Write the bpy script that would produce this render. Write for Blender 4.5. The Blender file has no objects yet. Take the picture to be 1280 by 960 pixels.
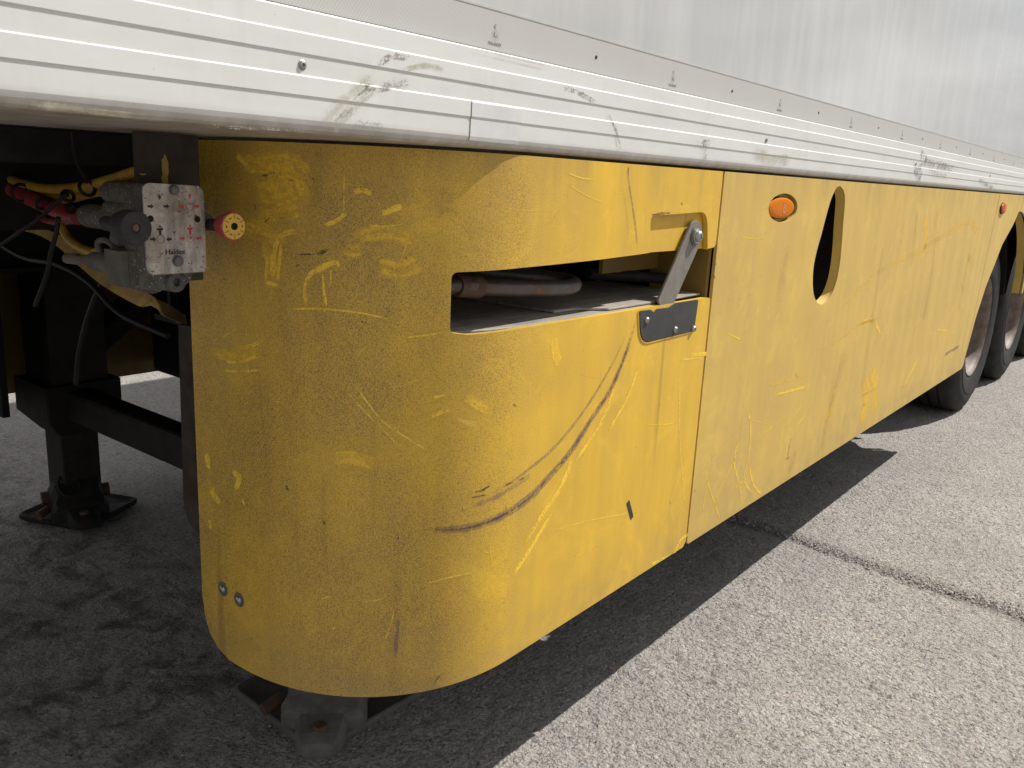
import bpy, bmesh, math, random
import numpy as np
from mathutils import Vector, Matrix, noise as mnoise

random.seed(7)
scene = bpy.context.scene
COL = scene.collection

# ------------------------------------------------------------------ camera
F = 1070.3
RM = ((0.623534, -0.155347, 0.766207), (-0.780382, -0.182600, 0.598048), (0.047004, -0.970837, -0.235087))
CAM = Vector((0.0, -0.86, 1.29))
cd = bpy.data.cameras.new('camera')
cam = bpy.data.objects.new('camera', cd)
COL.objects.link(cam)
cd.sensor_width = 36.0
cd.lens = 36.0 * F / 1280.0
cd.clip_start = 0.02
cd.clip_end = 2000.0
m = Matrix.Identity(4)
for i in range(3):
    m[i][0] = RM[i][0]; m[i][1] = -RM[i][1]; m[i][2] = -RM[i][2]; m[i][3] = CAM[i]
cam.matrix_world = m
scene.camera = cam

# ------------------------------------------------------------------ light
SUN = Vector((0.345, -0.166, 0.423)).normalized()
SUN_EL = math.asin(SUN.z)
SUN_ROT = math.atan2(SUN.x, SUN.y)
w = bpy.data.worlds.new('World'); scene.world = w
w.use_nodes = True
nt = w.node_tree
for n in list(nt.nodes): nt.nodes.remove(n)
wo = nt.nodes.new('ShaderNodeOutputWorld')
bg = nt.nodes.new('ShaderNodeBackground'); bg.inputs['Strength'].default_value = 0.055
sky = nt.nodes.new('ShaderNodeTexSky'); sky.sky_type = 'NISHITA'; sky.sun_disc = False
sky.sun_elevation = SUN_EL; sky.sun_rotation = SUN_ROT
sky.air_density = 1.0; sky.dust_density = 1.5
tcw = nt.nodes.new('ShaderNodeTexCoord')
mapw = nt.nodes.new('ShaderNodeMapping'); mapw.inputs['Scale'].default_value = (1.0, 1.0, 2.2)
nz = nt.nodes.new('ShaderNodeTexNoise'); nz.inputs['Scale'].default_value = 2.6; nz.inputs['Detail'].default_value = 8
nz.inputs['Roughness'].default_value = 0.55; nz.inputs['Distortion'].default_value = 0.4
rp = nt.nodes.new('ShaderNodeValToRGB')
rp.color_ramp.elements[0].position = 0.26; rp.color_ramp.elements[1].position = 0.52
mx = nt.nodes.new('ShaderNodeMixRGB')
nz2 = nt.nodes.new('ShaderNodeTexNoise'); nz2.inputs['Scale'].default_value = 5.0; nz2.inputs['Detail'].default_value = 6
cr2 = nt.nodes.new('ShaderNodeValToRGB')
cr2.color_ramp.elements[0].position = 0.38; cr2.color_ramp.elements[0].color = (5.4, 5.45, 5.5, 1)
cr2.color_ramp.elements[1].position = 0.66; cr2.color_ramp.elements[1].color = (13.0, 13.0, 12.9, 1)
nt.links.new(tcw.outputs['Generated'], mapw.inputs['Vector'])
nt.links.new(mapw.outputs['Vector'], nz.inputs['Vector'])
nt.links.new(mapw.outputs['Vector'], nz2.inputs['Vector'])
nt.links.new(nz.outputs['Fac'], rp.inputs['Fac'])
nt.links.new(nz2.outputs['Fac'], cr2.inputs['Fac'])
nt.links.new(rp.outputs['Color'], mx.inputs['Fac'])
nt.links.new(sky.outputs['Color'], mx.inputs['Color1'])
nt.links.new(cr2.outputs['Color'], mx.inputs['Color2'])
nt.links.new(mx.outputs['Color'], bg.inputs['Color'])
nt.links.new(bg.outputs['Background'], wo.inputs['Surface'])

ld = bpy.data.lights.new('sun', 'SUN')
ld.energy = 4.9; ld.angle = math.radians(0.5); ld.color = (1.0, 0.955, 0.89)
lo = bpy.data.objects.new('sun', ld); COL.objects.link(lo)
lo.location = (6, -6, 8)
lo.rotation_euler = SUN.to_track_quat('Z', 'Y').to_euler()

vs = scene.view_settings
vs.view_transform = 'Standard'; vs.look = 'None'; vs.exposure = 0.30; vs.gamma = 1.0
try: vs.use_curve_mapping = False
except Exception: pass

# ------------------------------------------------------------------ geometry measured in the photograph
def ray(px, py):
    v = (px - 640.0, py - 480.0, F)
    return Vector(tuple(RM[i][0]*v[0] + RM[i][1]*v[1] + RM[i][2]*v[2] for i in range(3)))
def at_y(px, py, y=0.0):
    r = ray(px, py); return CAM + r*((y - CAM.y)/r.y)
def at_x(px, py, x):
    r = ray(px, py); return CAM + r*((x - CAM.x)/r.x)
def at_z(px, py, z=0.0):
    r = ray(px, py); return CAM + r*((z - CAM.z)/r.z)

# ------------------------------------------------------------------ material helpers
class NT:
    def __init__(s, name):
        s.m = bpy.data.materials.new(name); s.m.use_nodes = True
        s.t = s.m.node_tree
        s.b = s.t.nodes['Principled BSDF']; s.out = s.t.nodes['Material Output']
        s.tc = s.t.nodes.new('ShaderNodeTexCoord')
    def n(s, typ, **kw):
        nd = s.t.nodes.new(typ)
        for k, v in kw.items():
            if k.startswith('i_'): nd.inputs[k[2:].replace('_', ' ')].default_value = v
            else: setattr(nd, k, v)
        return nd
    def l(s, a, b): s.t.links.new(a, b)
    def coord(s, scale=(1, 1, 1), out='Object', loc=(0, 0, 0), rot=(0, 0, 0)):
        mp = s.n('ShaderNodeMapping'); mp.inputs['Scale'].default_value = scale
        mp.inputs['Location'].default_value = loc; mp.inputs['Rotation'].default_value = rot
        s.l(s.tc.outputs[out], mp.inputs['Vector']); return mp.outputs['Vector']
    def noise(s, scale, detail=4, rough=0.55, vec=None, dist=0.0):
        nd = s.n('ShaderNodeTexNoise'); nd.inputs['Scale'].default_value = scale
        nd.inputs['Detail'].default_value = detail; nd.inputs['Roughness'].default_value = rough
        nd.inputs['Distortion'].default_value = dist
        s.l(vec if vec is not None else s.coord(), nd.inputs['Vector']); return nd.outputs['Fac']
    def voro(s, scale, vec=None, feature='F1', out='Distance', rand=1.0):
        nd = s.n('ShaderNodeTexVoronoi'); nd.feature = feature
        nd.inputs['Scale'].default_value = scale; nd.inputs['Randomness'].default_value = rand
        s.l(vec if vec is not None else s.coord(), nd.inputs['Vector']); return nd.outputs[out]
    def ramp(s, fac, lo, hi, c0=(0, 0, 0, 1), c1=(1, 1, 1, 1)):
        r = s.n('ShaderNodeValToRGB'); e = r.color_ramp.elements
        e[0].position = lo; e[1].position = hi; e[0].color = c0; e[1].color = c1
        s.l(fac, r.inputs['Fac']); return r.outputs['Color']
    def mapr(s, v, a, b, c, d):
        r = s.n('ShaderNodeMapRange'); r.inputs[1].default_value = a; r.inputs[2].default_value = b
        r.inputs[3].default_value = c; r.inputs[4].default_value = d
        s.l(v, r.inputs[0]); return r.outputs[0]
    def mix(s, fac, a, b, mode='MIX'):
        r = s.n('ShaderNodeMixRGB'); r.blend_type = mode
        for k, v in (('Fac', fac), ('Color1', a), ('Color2', b)):
            if isinstance(v, (int, float)): r.inputs[k].default_value = v
            elif isinstance(v, tuple): r.inputs[k].default_value = v if len(v) == 4 else v + (1,)
            else: s.l(v, r.inputs[k])
        return r.outputs['Color']
    def math(s, op, a, b=0.0):
        r = s.n('ShaderNodeMath'); r.operation = op
        for i, v in enumerate((a, b)):
            if isinstance(v, (int, float)): r.inputs[i].default_value = v
            else: s.l(v, r.inputs[i])
        return r.outputs[0]
    def sep(s, out='Object'):
        r = s.n('ShaderNodeSeparateXYZ'); s.l(s.tc.outputs[out], r.inputs[0]); return r.outputs
    def bump(s, h, strength=0.3, dist=0.01, prev=None):
        r = s.n('ShaderNodeBump'); r.inputs['Strength'].default_value = strength
        r.inputs['Distance'].default_value = dist
        s.l(h, r.inputs['Height'])
        if prev is not None: s.l(prev, r.inputs['Normal'])
        return r.outputs['Normal']
    def set(s, **kw):
        for k, v in kw.items():
            k = k.replace('_', ' ')
            if hasattr(v, 'is_linked') or hasattr(v, 'links'): s.l(v, s.b.inputs[k])
            else: s.b.inputs[k].default_value = (v if len(v) == 4 else v + (1,)) if isinstance(v, tuple) else v
        return s

MAT = {}

def grimy(name, c, c2, rough=0.6, metallic=0.0, scale=30, bump=0.15, speck=None, speck_scale=260, speck_lo=0.62):
    t = NT(name)
    f = t.ramp(t.noise(scale, 6, 0.65), 0.35, 0.68)
    col = t.mix(f, c, c2)
    if speck:
        s = t.ramp(t.noise(speck_scale, 2, 0.5), speck_lo, speck_lo + 0.04)
        col = t.mix(s, col, speck)
    t.set(Base_Color=col, Roughness=rough, Metallic=metallic)
    if max(c) < 0.05: t.b.inputs['Specular IOR Level'].default_value = 0.18
    if bump: t.l(t.bump(t.noise(scale*5, 5, 0.7), bump, 0.004), t.b.inputs['Normal'])
    MAT[name] = t.m
    return t

def yellow_paint(name, clean, dirt, duller, front_grime):
    t = NT(name)
    x, y, z = t.sep()
    big = t.noise(2.2, 5, 0.6, dist=0.6)
    streak = t.noise(1.0, 5, 0.6, vec=t.coord((13, 13, 0.7)))
    streak2 = t.noise(1.0, 4, 0.6, vec=t.coord((45, 45, 1.6)))
    patch = t.noise(9, 5, 0.65, dist=0.8)
    g = t.math('ADD', t.math('MULTIPLY', big, 0.55), t.math('MULTIPLY', streak, 0.45))
    g = t.mapr(g, 0.40, 0.62, 0.0, 1.0)
    col = t.mix(t.math('MULTIPLY', g, 0.62), clean, duller)
    col = t.mix(t.math('MULTIPLY', t.ramp(streak2, 0.5, 0.75), 0.22), col, duller)
    # clean rubbed patches
    col = t.mix(t.math('MULTIPLY', t.ramp(patch, 0.52, 0.68), 0.42), col, tuple(min(1, v*1.22) for v in clean))
    # grain of road dirt: heaviest on the rounded front corner where spray lands
    grain = t.noise(430, 3, 0.65)
    grain2 = t.noise(900, 2, 0.5)
    gm = t.math('ADD', t.math('MULTIPLY', grain, 0.6), t.math('MULTIPLY', grain2, 0.4))
    gm = t.ramp(gm, 0.46, 0.60)
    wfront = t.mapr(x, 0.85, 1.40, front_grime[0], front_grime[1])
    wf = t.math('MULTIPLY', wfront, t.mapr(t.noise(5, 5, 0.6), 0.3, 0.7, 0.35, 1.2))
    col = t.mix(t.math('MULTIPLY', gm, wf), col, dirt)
    # overall dust film on the front corner, darkened further to paint in its shade
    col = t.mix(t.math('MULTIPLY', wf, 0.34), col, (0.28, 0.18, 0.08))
    # rare dark chips
    vd = t.voro(38); 
    chip = t.math('MULTIPLY', t.ramp(vd, 0.035, 0.06, (1, 1, 1, 1), (0, 0, 0, 1)), t.ramp(t.noise(11, 2), 0.52, 0.6))
    col = t.mix(t.math('MULTIPLY', chip, 0.8), col, (0.05, 0.04, 0.03))
    # vertical water runs
    run = t.ramp(t.noise(1.0, 3, 0.5, vec=t.coord((26, 26, 0.9), loc=(3.3, 0, 0))), 0.66, 0.74)
    col = t.mix(t.math('MULTIPLY', run, 0.35), col, tuple(v*1.1 for v in dirt))
    lowf = t.math('MULTIPLY', t.mapr(z, 0.42, 0.58, 0.85, 0.0), t.mapr(t.noise(14, 5, 0.65), 0.3, 0.7, 0.0, 1.0))
    col = t.mix(t.math('MULTIPLY', lowf, 0.6), col, (0.30, 0.21, 0.10))
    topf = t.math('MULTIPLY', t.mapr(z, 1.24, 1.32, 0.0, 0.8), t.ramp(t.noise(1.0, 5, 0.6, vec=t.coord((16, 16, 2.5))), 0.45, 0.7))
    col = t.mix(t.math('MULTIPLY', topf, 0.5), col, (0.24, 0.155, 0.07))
    t.set(Base_Color=col, Roughness=t.mapr(g, 0, 1, 0.42, 0.6))
    t.b.inputs['Specular IOR Level'].default_value = 0.4
    nb = t.bump(t.noise(420, 3, 0.6), 0.10, 0.002)
    nb = t.bump(t.noise(3.0, 2, 0.5), 0.10, 0.02, nb)
    t.l(nb, t.b.inputs['Normal'])
    MAT[name] = t.m

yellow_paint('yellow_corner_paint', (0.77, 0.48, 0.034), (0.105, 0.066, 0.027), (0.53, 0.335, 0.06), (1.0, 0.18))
yellow_paint('yellow_side_paint', (0.655, 0.445, 0.085), (0.25, 0.175, 0.08), (0.50, 0.35, 0.115), (0.2, 0.2))
yellow_paint('yellow_inner_shaded', (0.25, 0.155, 0.018), (0.10, 0.065, 0.03), (0.22, 0.14, 0.03), (0.5, 0.5))  # skirt yellow darkened: shade inside the slot put into the colour
yellow_paint('yellow_far_shaded', (0.16, 0.10, 0.012), (0.06, 0.04, 0.015), (0.12, 0.08, 0.02), (0.4, 0.4))  # same yellow with the shade under the trailer painted into it

def decal(name, col, lo, hi, streak=(14, 8), rough=0.6, maxa=1.0, sharp=2.0, amp=1.6, fine=170):
    """scuff: coverage eroded by streaky noise along the stroke (UV: u metres along, v 0..1 across)"""
    t = NT(name)
    sp = t.n('ShaderNodeSeparateXYZ'); t.l(t.tc.outputs['UV'], sp.inputs[0])
    v = sp.outputs[1]
    edge = t.math('SUBTRACT', 1.0, t.math('ABSOLUTE', t.math('MULTIPLY', t.math('SUBTRACT', v, 0.5), 2.0)))
    e = t.math('MULTIPLY', t.math('MINIMUM', 1.0, t.math('MULTIPLY', edge, sharp)), 0.75)
    n1 = t.noise(1.0, 5, 0.65, vec=t.coord((streak[0], streak[1], 1), out='UV'))
    n2 = t.noise(fine, 5, 0.7)
    n3 = t.noise(28, 3, 0.6)
    val = e
    for n_, k_ in ((n1, amp), (n2, amp), (n3, amp*0.6)):
        val = t.math('ADD', val, t.math('MULTIPLY', t.math('SUBTRACT', n_, 0.5), k_))
    fade = t.n('ShaderNodeAttribute'); fade.attribute_name = 'fade'
    val = t.math('ADD', val, t.math('MULTIPLY', t.math('SUBTRACT', fade.outputs['Fac'], 1.0), 0.6))
    mr = t.n('ShaderNodeMapRange'); mr.interpolation_type = 'SMOOTHSTEP'
    mr.inputs[1].default_value = lo; mr.inputs[2].default_value = hi; mr.inputs[3].default_value = 0; mr.inputs[4].default_value = maxa
    t.l(val, mr.inputs[0])
    t.set(Base_Color=col, Roughness=rough, Alpha=mr.outputs[0])
    MAT[name] = t.m
decal('scuff_clean', (0.93, 0.62, 0.06), 0.12, 0.92, streak=(10, 6), maxa=0.9)
decal('scuff_smear', (0.95, 0.62, 0.06), 0.15, 1.05, streak=(9, 5), maxa=0.68)
decal('scuff_pale', (0.86, 0.59, 0.11), 0.30, 1.2, streak=(10, 6), maxa=0.7)
decal('scuff_grey', (0.27, 0.185, 0.135), 0.20, 1.15, streak=(5, 9), maxa=0.8)
decal('scuff_dark', (0.050, 0.042, 0.036), 0.45, 1.0, streak=(30, 6), maxa=0.9)
decal('gouge_core', (0.10, 0.075, 0.062), 0.40, 1.1, streak=(9, 5), maxa=0.7)
decal('scuff_faint', (0.34, 0.225, 0.13), 0.30, 1.15, streak=(6, 8), maxa=0.7)
decal('dirt_run', (0.24, 0.15, 0.07), 0.25, 1.6, streak=(4, 5), maxa=0.34, sharp=1.0, amp=1.1)
decal('line_bright', (0.90, 0.64, 0.10), 0.25, 0.95, streak=(30, 3), maxa=0.85)
decal('tape_black', (0.03, 0.028, 0.025), 0.05, 0.30, streak=(40, 2), maxa=0.95, sharp=8, amp=0.4)
decal('rail_scuff', (0.27, 0.245, 0.21), 0.55, 1.25, streak=(90, 5), maxa=0.8, amp=2.5, fine=300)
decal('rail_tan', (0.46, 0.41, 0.29), 0.30, 1.2, streak=(10, 5), maxa=0.5)

# white painted aluminium rail
t = NT('white_rail_paint')
x, y, z = t.sep()
d1 = t.noise(1.0, 5, 0.6, vec=t.coord((5, 5, 14)))
d2 = t.noise(1.0, 4, 0.6, vec=t.coord((30, 30, 4)))
col = t.mix(t.math('MULTIPLY', t.ramp(d1, 0.42, 0.7), 0.30), (0.655, 0.66, 0.645), (0.51, 0.50, 0.46))
col = t.mix(t.math('MULTIPLY', t.ramp(d2, 0.55, 0.78), 0.20), col, (0.45, 0.43, 0.38))
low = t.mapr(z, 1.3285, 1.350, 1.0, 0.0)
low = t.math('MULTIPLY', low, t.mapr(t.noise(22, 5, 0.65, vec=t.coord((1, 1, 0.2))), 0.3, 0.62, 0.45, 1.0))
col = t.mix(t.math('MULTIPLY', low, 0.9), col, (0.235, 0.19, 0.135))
sp_ = t.ramp(t.voro(70), 0.03, 0.055, (1, 1, 1, 1), (0, 0, 0, 1))
col = t.mix(t.math('MULTIPLY', t.math('MULTIPLY', sp_, t.ramp(t.noise(14, 2), 0.5, 0.6)), 0.6), col, (0.12, 0.1, 0.08))
t.set(Base_Color=col, Roughness=0.42)
t.l(t.bump(t.noise(6, 3, 0.5, vec=t.coord((1, 1, 3))), 0.06, 0.01), t.b.inputs['Normal'])
MAT['white_rail_paint'] = t.m

# glossy white side wall
t = NT('white_panel_paint')
st = t.noise(1.0, 5, 0.65, vec=t.coord((60, 60, 0.9)))
st2 = t.noise(1.0, 4, 0.6, vec=t.coord((9, 9, 1.5)))
col = t.mix(t.math('MULTIPLY', t.ramp(st, 0.4, 0.72), 0.30), (0.50, 0.505, 0.50), (0.42, 0.425, 0.42))
col = t.mix(t.math('MULTIPLY', t.ramp(st2, 0.46, 0.64), 0.38), col, (0.66, 0.66, 0.65))
t.set(Base_Color=col, Roughness=t.mapr(st2, 0.3, 0.7, 0.10, 0.22))
t.b.inputs['Coat Weight'].default_value = 0.9; t.b.inputs['Coat Roughness'].default_value = 0.05; t.b.inputs['Coat IOR'].default_value = 1.7
t.b.inputs['Specular IOR Level'].default_value = 0.6
t.l(t.bump(t.noise(1.0, 3, 0.5, vec=t.coord((1.2, 1.2, 1.2))), 0.05, 0.05), t.b.inputs['Normal'])
MAT['white_panel_paint'] = t.m

# retroreflective tape with a fine diamond weave
t = NT('reflective_tape_film')
v1 = t.coord((170, 1, 170), rot=(0, math.radians(38), 0))
ck = t.n('ShaderNodeTexWave'); ck.inputs['Scale'].default_value = 0.5; t.l(t.coord((230, 0, 190)), ck.inputs['Vector']); ck.bands_direction = 'DIAGONAL'
ck2 = t.n('ShaderNodeTexWave'); ck2.inputs['Scale'].default_value = 0.5; t.l(t.coord((-230, 0, 190)), ck2.inputs['Vector']); ck2.bands_direction = 'DIAGONAL'
wv = t.math('ADD', t.math('MULTIPLY', ck.outputs['Fac'], 0.6), t.math('MULTIPLY', ck2.outputs['Fac'], 0.4))
col = t.mix(wv, (0.43, 0.425, 0.405), (0.54, 0.535, 0.52))
col = t.mix(t.math('MULTIPLY', t.ramp(t.noise(1.0, 5, 0.6, vec=t.coord((14, 14, 5))), 0.45, 0.75), 0.35), col, (0.45, 0.44, 0.42))
t.set(Base_Color=col, Roughness=0.33)
MAT['reflective_tape_film'] = t.m

grimy('black_steel', (0.018, 0.017, 0.016), (0.035, 0.030, 0.026), 0.6)
grimy('chassis_black', (0.006, 0.006, 0.0065), (0.011, 0.010, 0.009), 0.7)
grimy('dusty_bracket', (0.032, 0.027, 0.023), (0.065, 0.053, 0.043), 0.75, scale=22)
grimy('leg_black', (0.013, 0.0125, 0.012), (0.028, 0.025, 0.022), 0.7, scale=14)
grimy('foot_grey', (0.085, 0.082, 0.077), (0.15, 0.142, 0.128), 0.8, scale=24, bump=0.4)
grimy('rust', (0.055, 0.032, 0.02), (0.105, 0.06, 0.036), 0.85, scale=45)
grimy('valve_alloy', (0.060, 0.056, 0.052), (0.125, 0.116, 0.104), 0.7, scale=60, bump=0.5, speck=(0.55, 0.54, 0.5), speck_scale=330, speck_lo=0.66)
t = NT('valve_plate')
f = t.noise(26, 6, 0.7, dist=0.6); dr = t.noise(1.0, 5, 0.65, vec=t.coord((48, 1, 11)))
col = t.mix(t.ramp(f, 0.40, 0.66), (0.52, 0.49, 0.45), (0.25, 0.20, 0.155))
col = t.mix(t.math('MULTIPLY', t.ramp(dr, 0.42, 0.66), 0.72), col, (0.10, 0.078, 0.062))
col = t.mix(t.ramp(t.noise(210, 3, 0.6), 0.63, 0.67), col, (0.07, 0.055, 0.045))
t.set(Base_Color=col, Roughness=0.5); MAT['valve_plate'] = t.m
grimy('knob_black', (0.035, 0.035, 0.037), (0.05, 0.05, 0.05), 0.6, scale=80, bump=0.1)
grimy('knob_red', (0.42, 0.04, 0.06), (0.30, 0.05, 0.06), 0.5, scale=60, bump=0.1)
grimy('knob_yellow', (0.75, 0.44, 0.04), (0.60, 0.36, 0.05), 0.5, scale=60, bump=0.1)
grimy('mark_red', (0.55, 0.02, 0.04), (0.42, 0.04, 0.05), 0.5, bump=0)
grimy('mark_black', (0.02, 0.02, 0.02), (0.05, 0.045, 0.04), 0.5, bump=0)
grimy('mark_grey', (0.36, 0.355, 0.35), (0.44, 0.435, 0.42), 0.5, bump=0)
grimy('hose_yellow', (0.40, 0.235, 0.02), (0.22, 0.13, 0.025), 0.5, scale=30)
grimy('strap_yellow', (0.36, 0.24, 0.06), (0.17, 0.10, 0.04), 0.8, scale=18)
grimy('hose_red', (0.26, 0.026, 0.033), (0.15, 0.028, 0.028), 0.5, scale=30)
grimy('cable_black', (0.008, 0.008, 0.009), (0.016, 0.016, 0.016), 0.55)
grimy('grey_bar', (0.17, 0.155, 0.135), (0.24, 0.22, 0.195), 0.6, metallic=0.3, scale=40, speck=(0.08, 0.07, 0.06), speck_scale=160, speck_lo=0.70)
grimy('black_plate', (0.040, 0.042, 0.045), (0.060, 0.060, 0.060), 0.45, scale=30, bump=0.05)
grimy('zinc', (0.42, 0.42, 0.41), (0.30, 0.29, 0.27), 0.35, metallic=0.9, scale=90)
grimy('washer_grey', (0.10, 0.10, 0.105), (0.15, 0.15, 0.15), 0.5, metallic=0.3, scale=90)
grimy('rust_copper', (0.20, 0.085, 0.045), (0.10, 0.05, 0.03), 0.6, scale=200)
grimy('tyre_rubber', (0.022, 0.022, 0.022), (0.042, 0.040, 0.037), 0.75, scale=12, bump=0.25)
grimy('rim_steel', (0.21, 0.165, 0.135), (0.10, 0.07, 0.052), 0.6, scale=20)
grimy('underside_grey', (0.03, 0.029, 0.028), (0.02, 0.019, 0.018), 0.7)
grimy('patch_film', (0.64, 0.64, 0.65), (0.58, 0.58, 0.59), 0.25, scale=30, bump=0.02)
grimy('patch_edge', (0.42, 0.41, 0.40), (0.50, 0.49, 0.47), 0.5, bump=0)
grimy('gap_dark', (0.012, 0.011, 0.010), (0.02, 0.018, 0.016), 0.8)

# pipe: blued, rusty steel
t = NT('crank_steel')
f = t.noise(16, 5, 0.65, dist=0.5); f2 = t.noise(120, 4, 0.6)
col = t.mix(t.ramp(f, 0.40, 0.60), (0.085, 0.085, 0.095), (0.085, 0.048, 0.03))
col = t.mix(t.math('MULTIPLY', t.ramp(f2, 0.55, 0.68), 0.6), col, (0.20, 0.12, 0.075))
t.set(Base_Color=col, Roughness=0.38, Metallic=0.45); MAT['crank_steel'] = t.m
# weathered boards
t = NT('weathered_board')
f = t.noise(1.0, 6, 0.65, vec=t.coord((7, 70, 40)))
col = t.mix(t.ramp(f, 0.32, 0.7), (0.19, 0.175, 0.15), (0.40, 0.365, 0.315))
col = t.mix(t.math('MULTIPLY', t.ramp(t.noise(14, 4), 0.5, 0.7), 0.4), col, (0.11, 0.10, 0.09))
t.set(Base_Color=col, Roughness=0.8)
t.l(t.bump(f, 0.3, 0.003), t.b.inputs['Normal']); MAT['weathered_board'] = t.m
# amber lens
t = NT('amber_lens')
w1 = t.n('ShaderNodeTexWave'); w1.inputs['Scale'].default_value = 1.0; t.l(t.coord((90, 1, 0)), w1.inputs['Vector'])
t.set(Base_Color=t.mix(w1.outputs['Fac'], (0.85, 0.27, 0.0), (0.55, 0.12, 0.0)), Roughness=0.3)
t.b.inputs['Specular IOR Level'].default_value = 0.10
t.l(t.bump(w1.outputs['Fac'], 0.5, 0.004), t.b.inputs['Normal']); MAT['amber_lens'] = t.m
t = NT('lens_mark'); t.set(Base_Color=t.mix(t.ramp(t.noise(230, 3), 0.45, 0.55), (0.40, 0.075, 0.0), (0.70, 0.18, 0.0)), Roughness=0.3); MAT['lens_mark'] = t.m
t = NT('red_lens'); t.set(Base_Color=(0.50, 0.075, 0.006), Roughness=0.35); t.b.inputs['Specular IOR Level'].default_value = 0.05; MAT['red_lens'] = t.m

# ground: worn exposed-aggregate concrete
t = NT('aggregate_concrete')
x, y, z = t.sep()
warp = t.n('ShaderNodeVectorMath'); warp.operation = 'ADD'
nv = t.n('ShaderNodeTexNoise'); nv.inputs['Scale'].default_value = 60; nv.inputs['Detail'].default_value = 2
t.l(t.coord(), nv.inputs['Vector'])
sc = t.n('ShaderNodeVectorMath'); sc.operation = 'SCALE'; sc.inputs['Scale'].default_value = 0.010
t.l(nv.outputs['Color'], sc.inputs[0]); t.l(t.coord(), warp.inputs[0]); t.l(sc.outputs[0], warp.inputs[1])
wvec = warp.outputs[0]
cell = t.voro(78, vec=wvec, out='Color'); dist = t.voro(78, vec=wvec)
cell2 = t.voro(135, vec=wvec, out='Color'); dist2 = t.voro(135, vec=wvec)
bw = t.n('ShaderNodeSeparateColor'); t.l(cell, bw.inputs[0])
bw2 = t.n('ShaderNodeSeparateColor'); t.l(cell2, bw2.inputs[0])
paste = t.mix(t.noise(160, 4, 0.65), (0.30, 0.282, 0.262), (0.48, 0.455, 0.425))
stone = t.mix(bw.outputs[0], (0.26, 0.247, 0.232), (0.53, 0.498, 0.462))
stone = t.mix(t.math('MULTIPLY', t.ramp(bw.outputs[1], 0.78, 0.84), 0.6), stone, (0.14, 0.135, 0.13))
stone = t.mix(t.math('MULTIPLY', t.ramp(bw.outputs[2], 0.86, 0.90), 0.6), stone, (0.56, 0.535, 0.49))
col = t.mix(t.ramp(dist, 0.30, 0.52, (1, 1, 1, 1), (0, 0, 0, 1)), paste, stone)
hue = t.n('ShaderNodeValToRGB'); hue.color_ramp.interpolation = 'CONSTANT'
e_ = hue.color_ramp.elements
e_[0].position = 0.0; e_[0].color = (0.27, 0.275, 0.255, 1); e_[1].position = 0.30; e_[1].color = (0.44, 0.40, 0.35, 1)
for p_, c_ in ((0.52, (0.30, 0.30, 0.31, 1)), (0.70, (0.52, 0.50, 0.47, 1)), (0.86, (0.42, 0.33, 0.29, 1)), (0.93, (0.17, 0.165, 0.165, 1))):
    q_ = e_.new(p_); q_.color = c_
big = t.n('ShaderNodeTexVoronoi'); big.inputs['Scale'].default_value = 40; t.l(wvec, big.inputs['Vector'])
bsep = t.n('ShaderNodeSeparateColor'); t.l(big.outputs['Color'], bsep.inputs[0])
t.l(bsep.outputs[0], hue.inputs['Fac'])
bmask = t.math('MULTIPLY', t.ramp(big.outputs['Distance'], 0.36, 0.46, (1, 1, 1, 1), (0, 0, 0, 1)), t.ramp(bsep.outputs[1], 0.50, 0.52))
col = t.mix(t.math('MULTIPLY', bmask, 0.8), col, hue.outputs['Color'])
small = t.mix(bw2.outputs[0], (0.20, 0.19, 0.178), (0.56, 0.53, 0.49))
col = t.mix(t.math('MULTIPLY', t.ramp(bw2.outputs[1], 0.55, 0.60), 0.7), col, small)
pit = t.ramp(t.noise(75, 5, 0.7), 0.57, 0.66)
col = t.mix(t.math('MULTIPLY', pit, 0.65), col, (0.11, 0.10, 0.092))
col = t.mix(t.math('MULTIPLY', t.ramp(t.noise(200, 3, 0.6), 0.60, 0.66), 0.6), col, (0.60, 0.57, 0.52))
hole = t.math('MULTIPLY', t.ramp(t.voro(60, vec=wvec), 0.10, 0.16, (1, 1, 1, 1), (0, 0, 0, 1)), t.ramp(t.noise(31, 3), 0.52, 0.58))
col = t.mix(hole, col, (0.02, 0.018, 0.016))
col = t.mix(t.math('MULTIPLY', t.ramp(t.noise(1.9, 6, 0.65, dist=0.5), 0.40, 0.66), 0.38), col, (0.25, 0.237, 0.222))
col = t.mix(t.math('MULTIPLY', t.ramp(t.noise(6, 6, 0.7, dist=0.4), 0.5, 0.7), 0.35), col, (0.47, 0.445, 0.41))
col = t.mix(t.math('MULTIPLY', t.ramp(t.noise(16, 5, 0.7), 0.56, 0.70), 0.35), col, (0.17, 0.16, 0.148))
col = t.mix(t.math('MULTIPLY', t.ramp(t.noise(105, 4, 0.75), 0.27, 0.37, (1, 1, 1, 1), (0, 0, 0, 1)), 0.6), col, (0.10, 0.093, 0.085))
# oil drips where tractors couple (front of the trailer)
oilw = t.math('MULTIPLY', t.mapr(x, 1.6, 1.1, 0, 1), t.mapr(y, 0.55, 0.9, 0, 1))
oil = t.math('MULTIPLY', t.ramp(t.noise(8.5, 4, 0.55, dist=0.7), 0.47, 0.66), oilw)
col = t.mix(t.math('MULTIPLY', oil, 0.75), col, (0.052, 0.046, 0.040))
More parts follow.
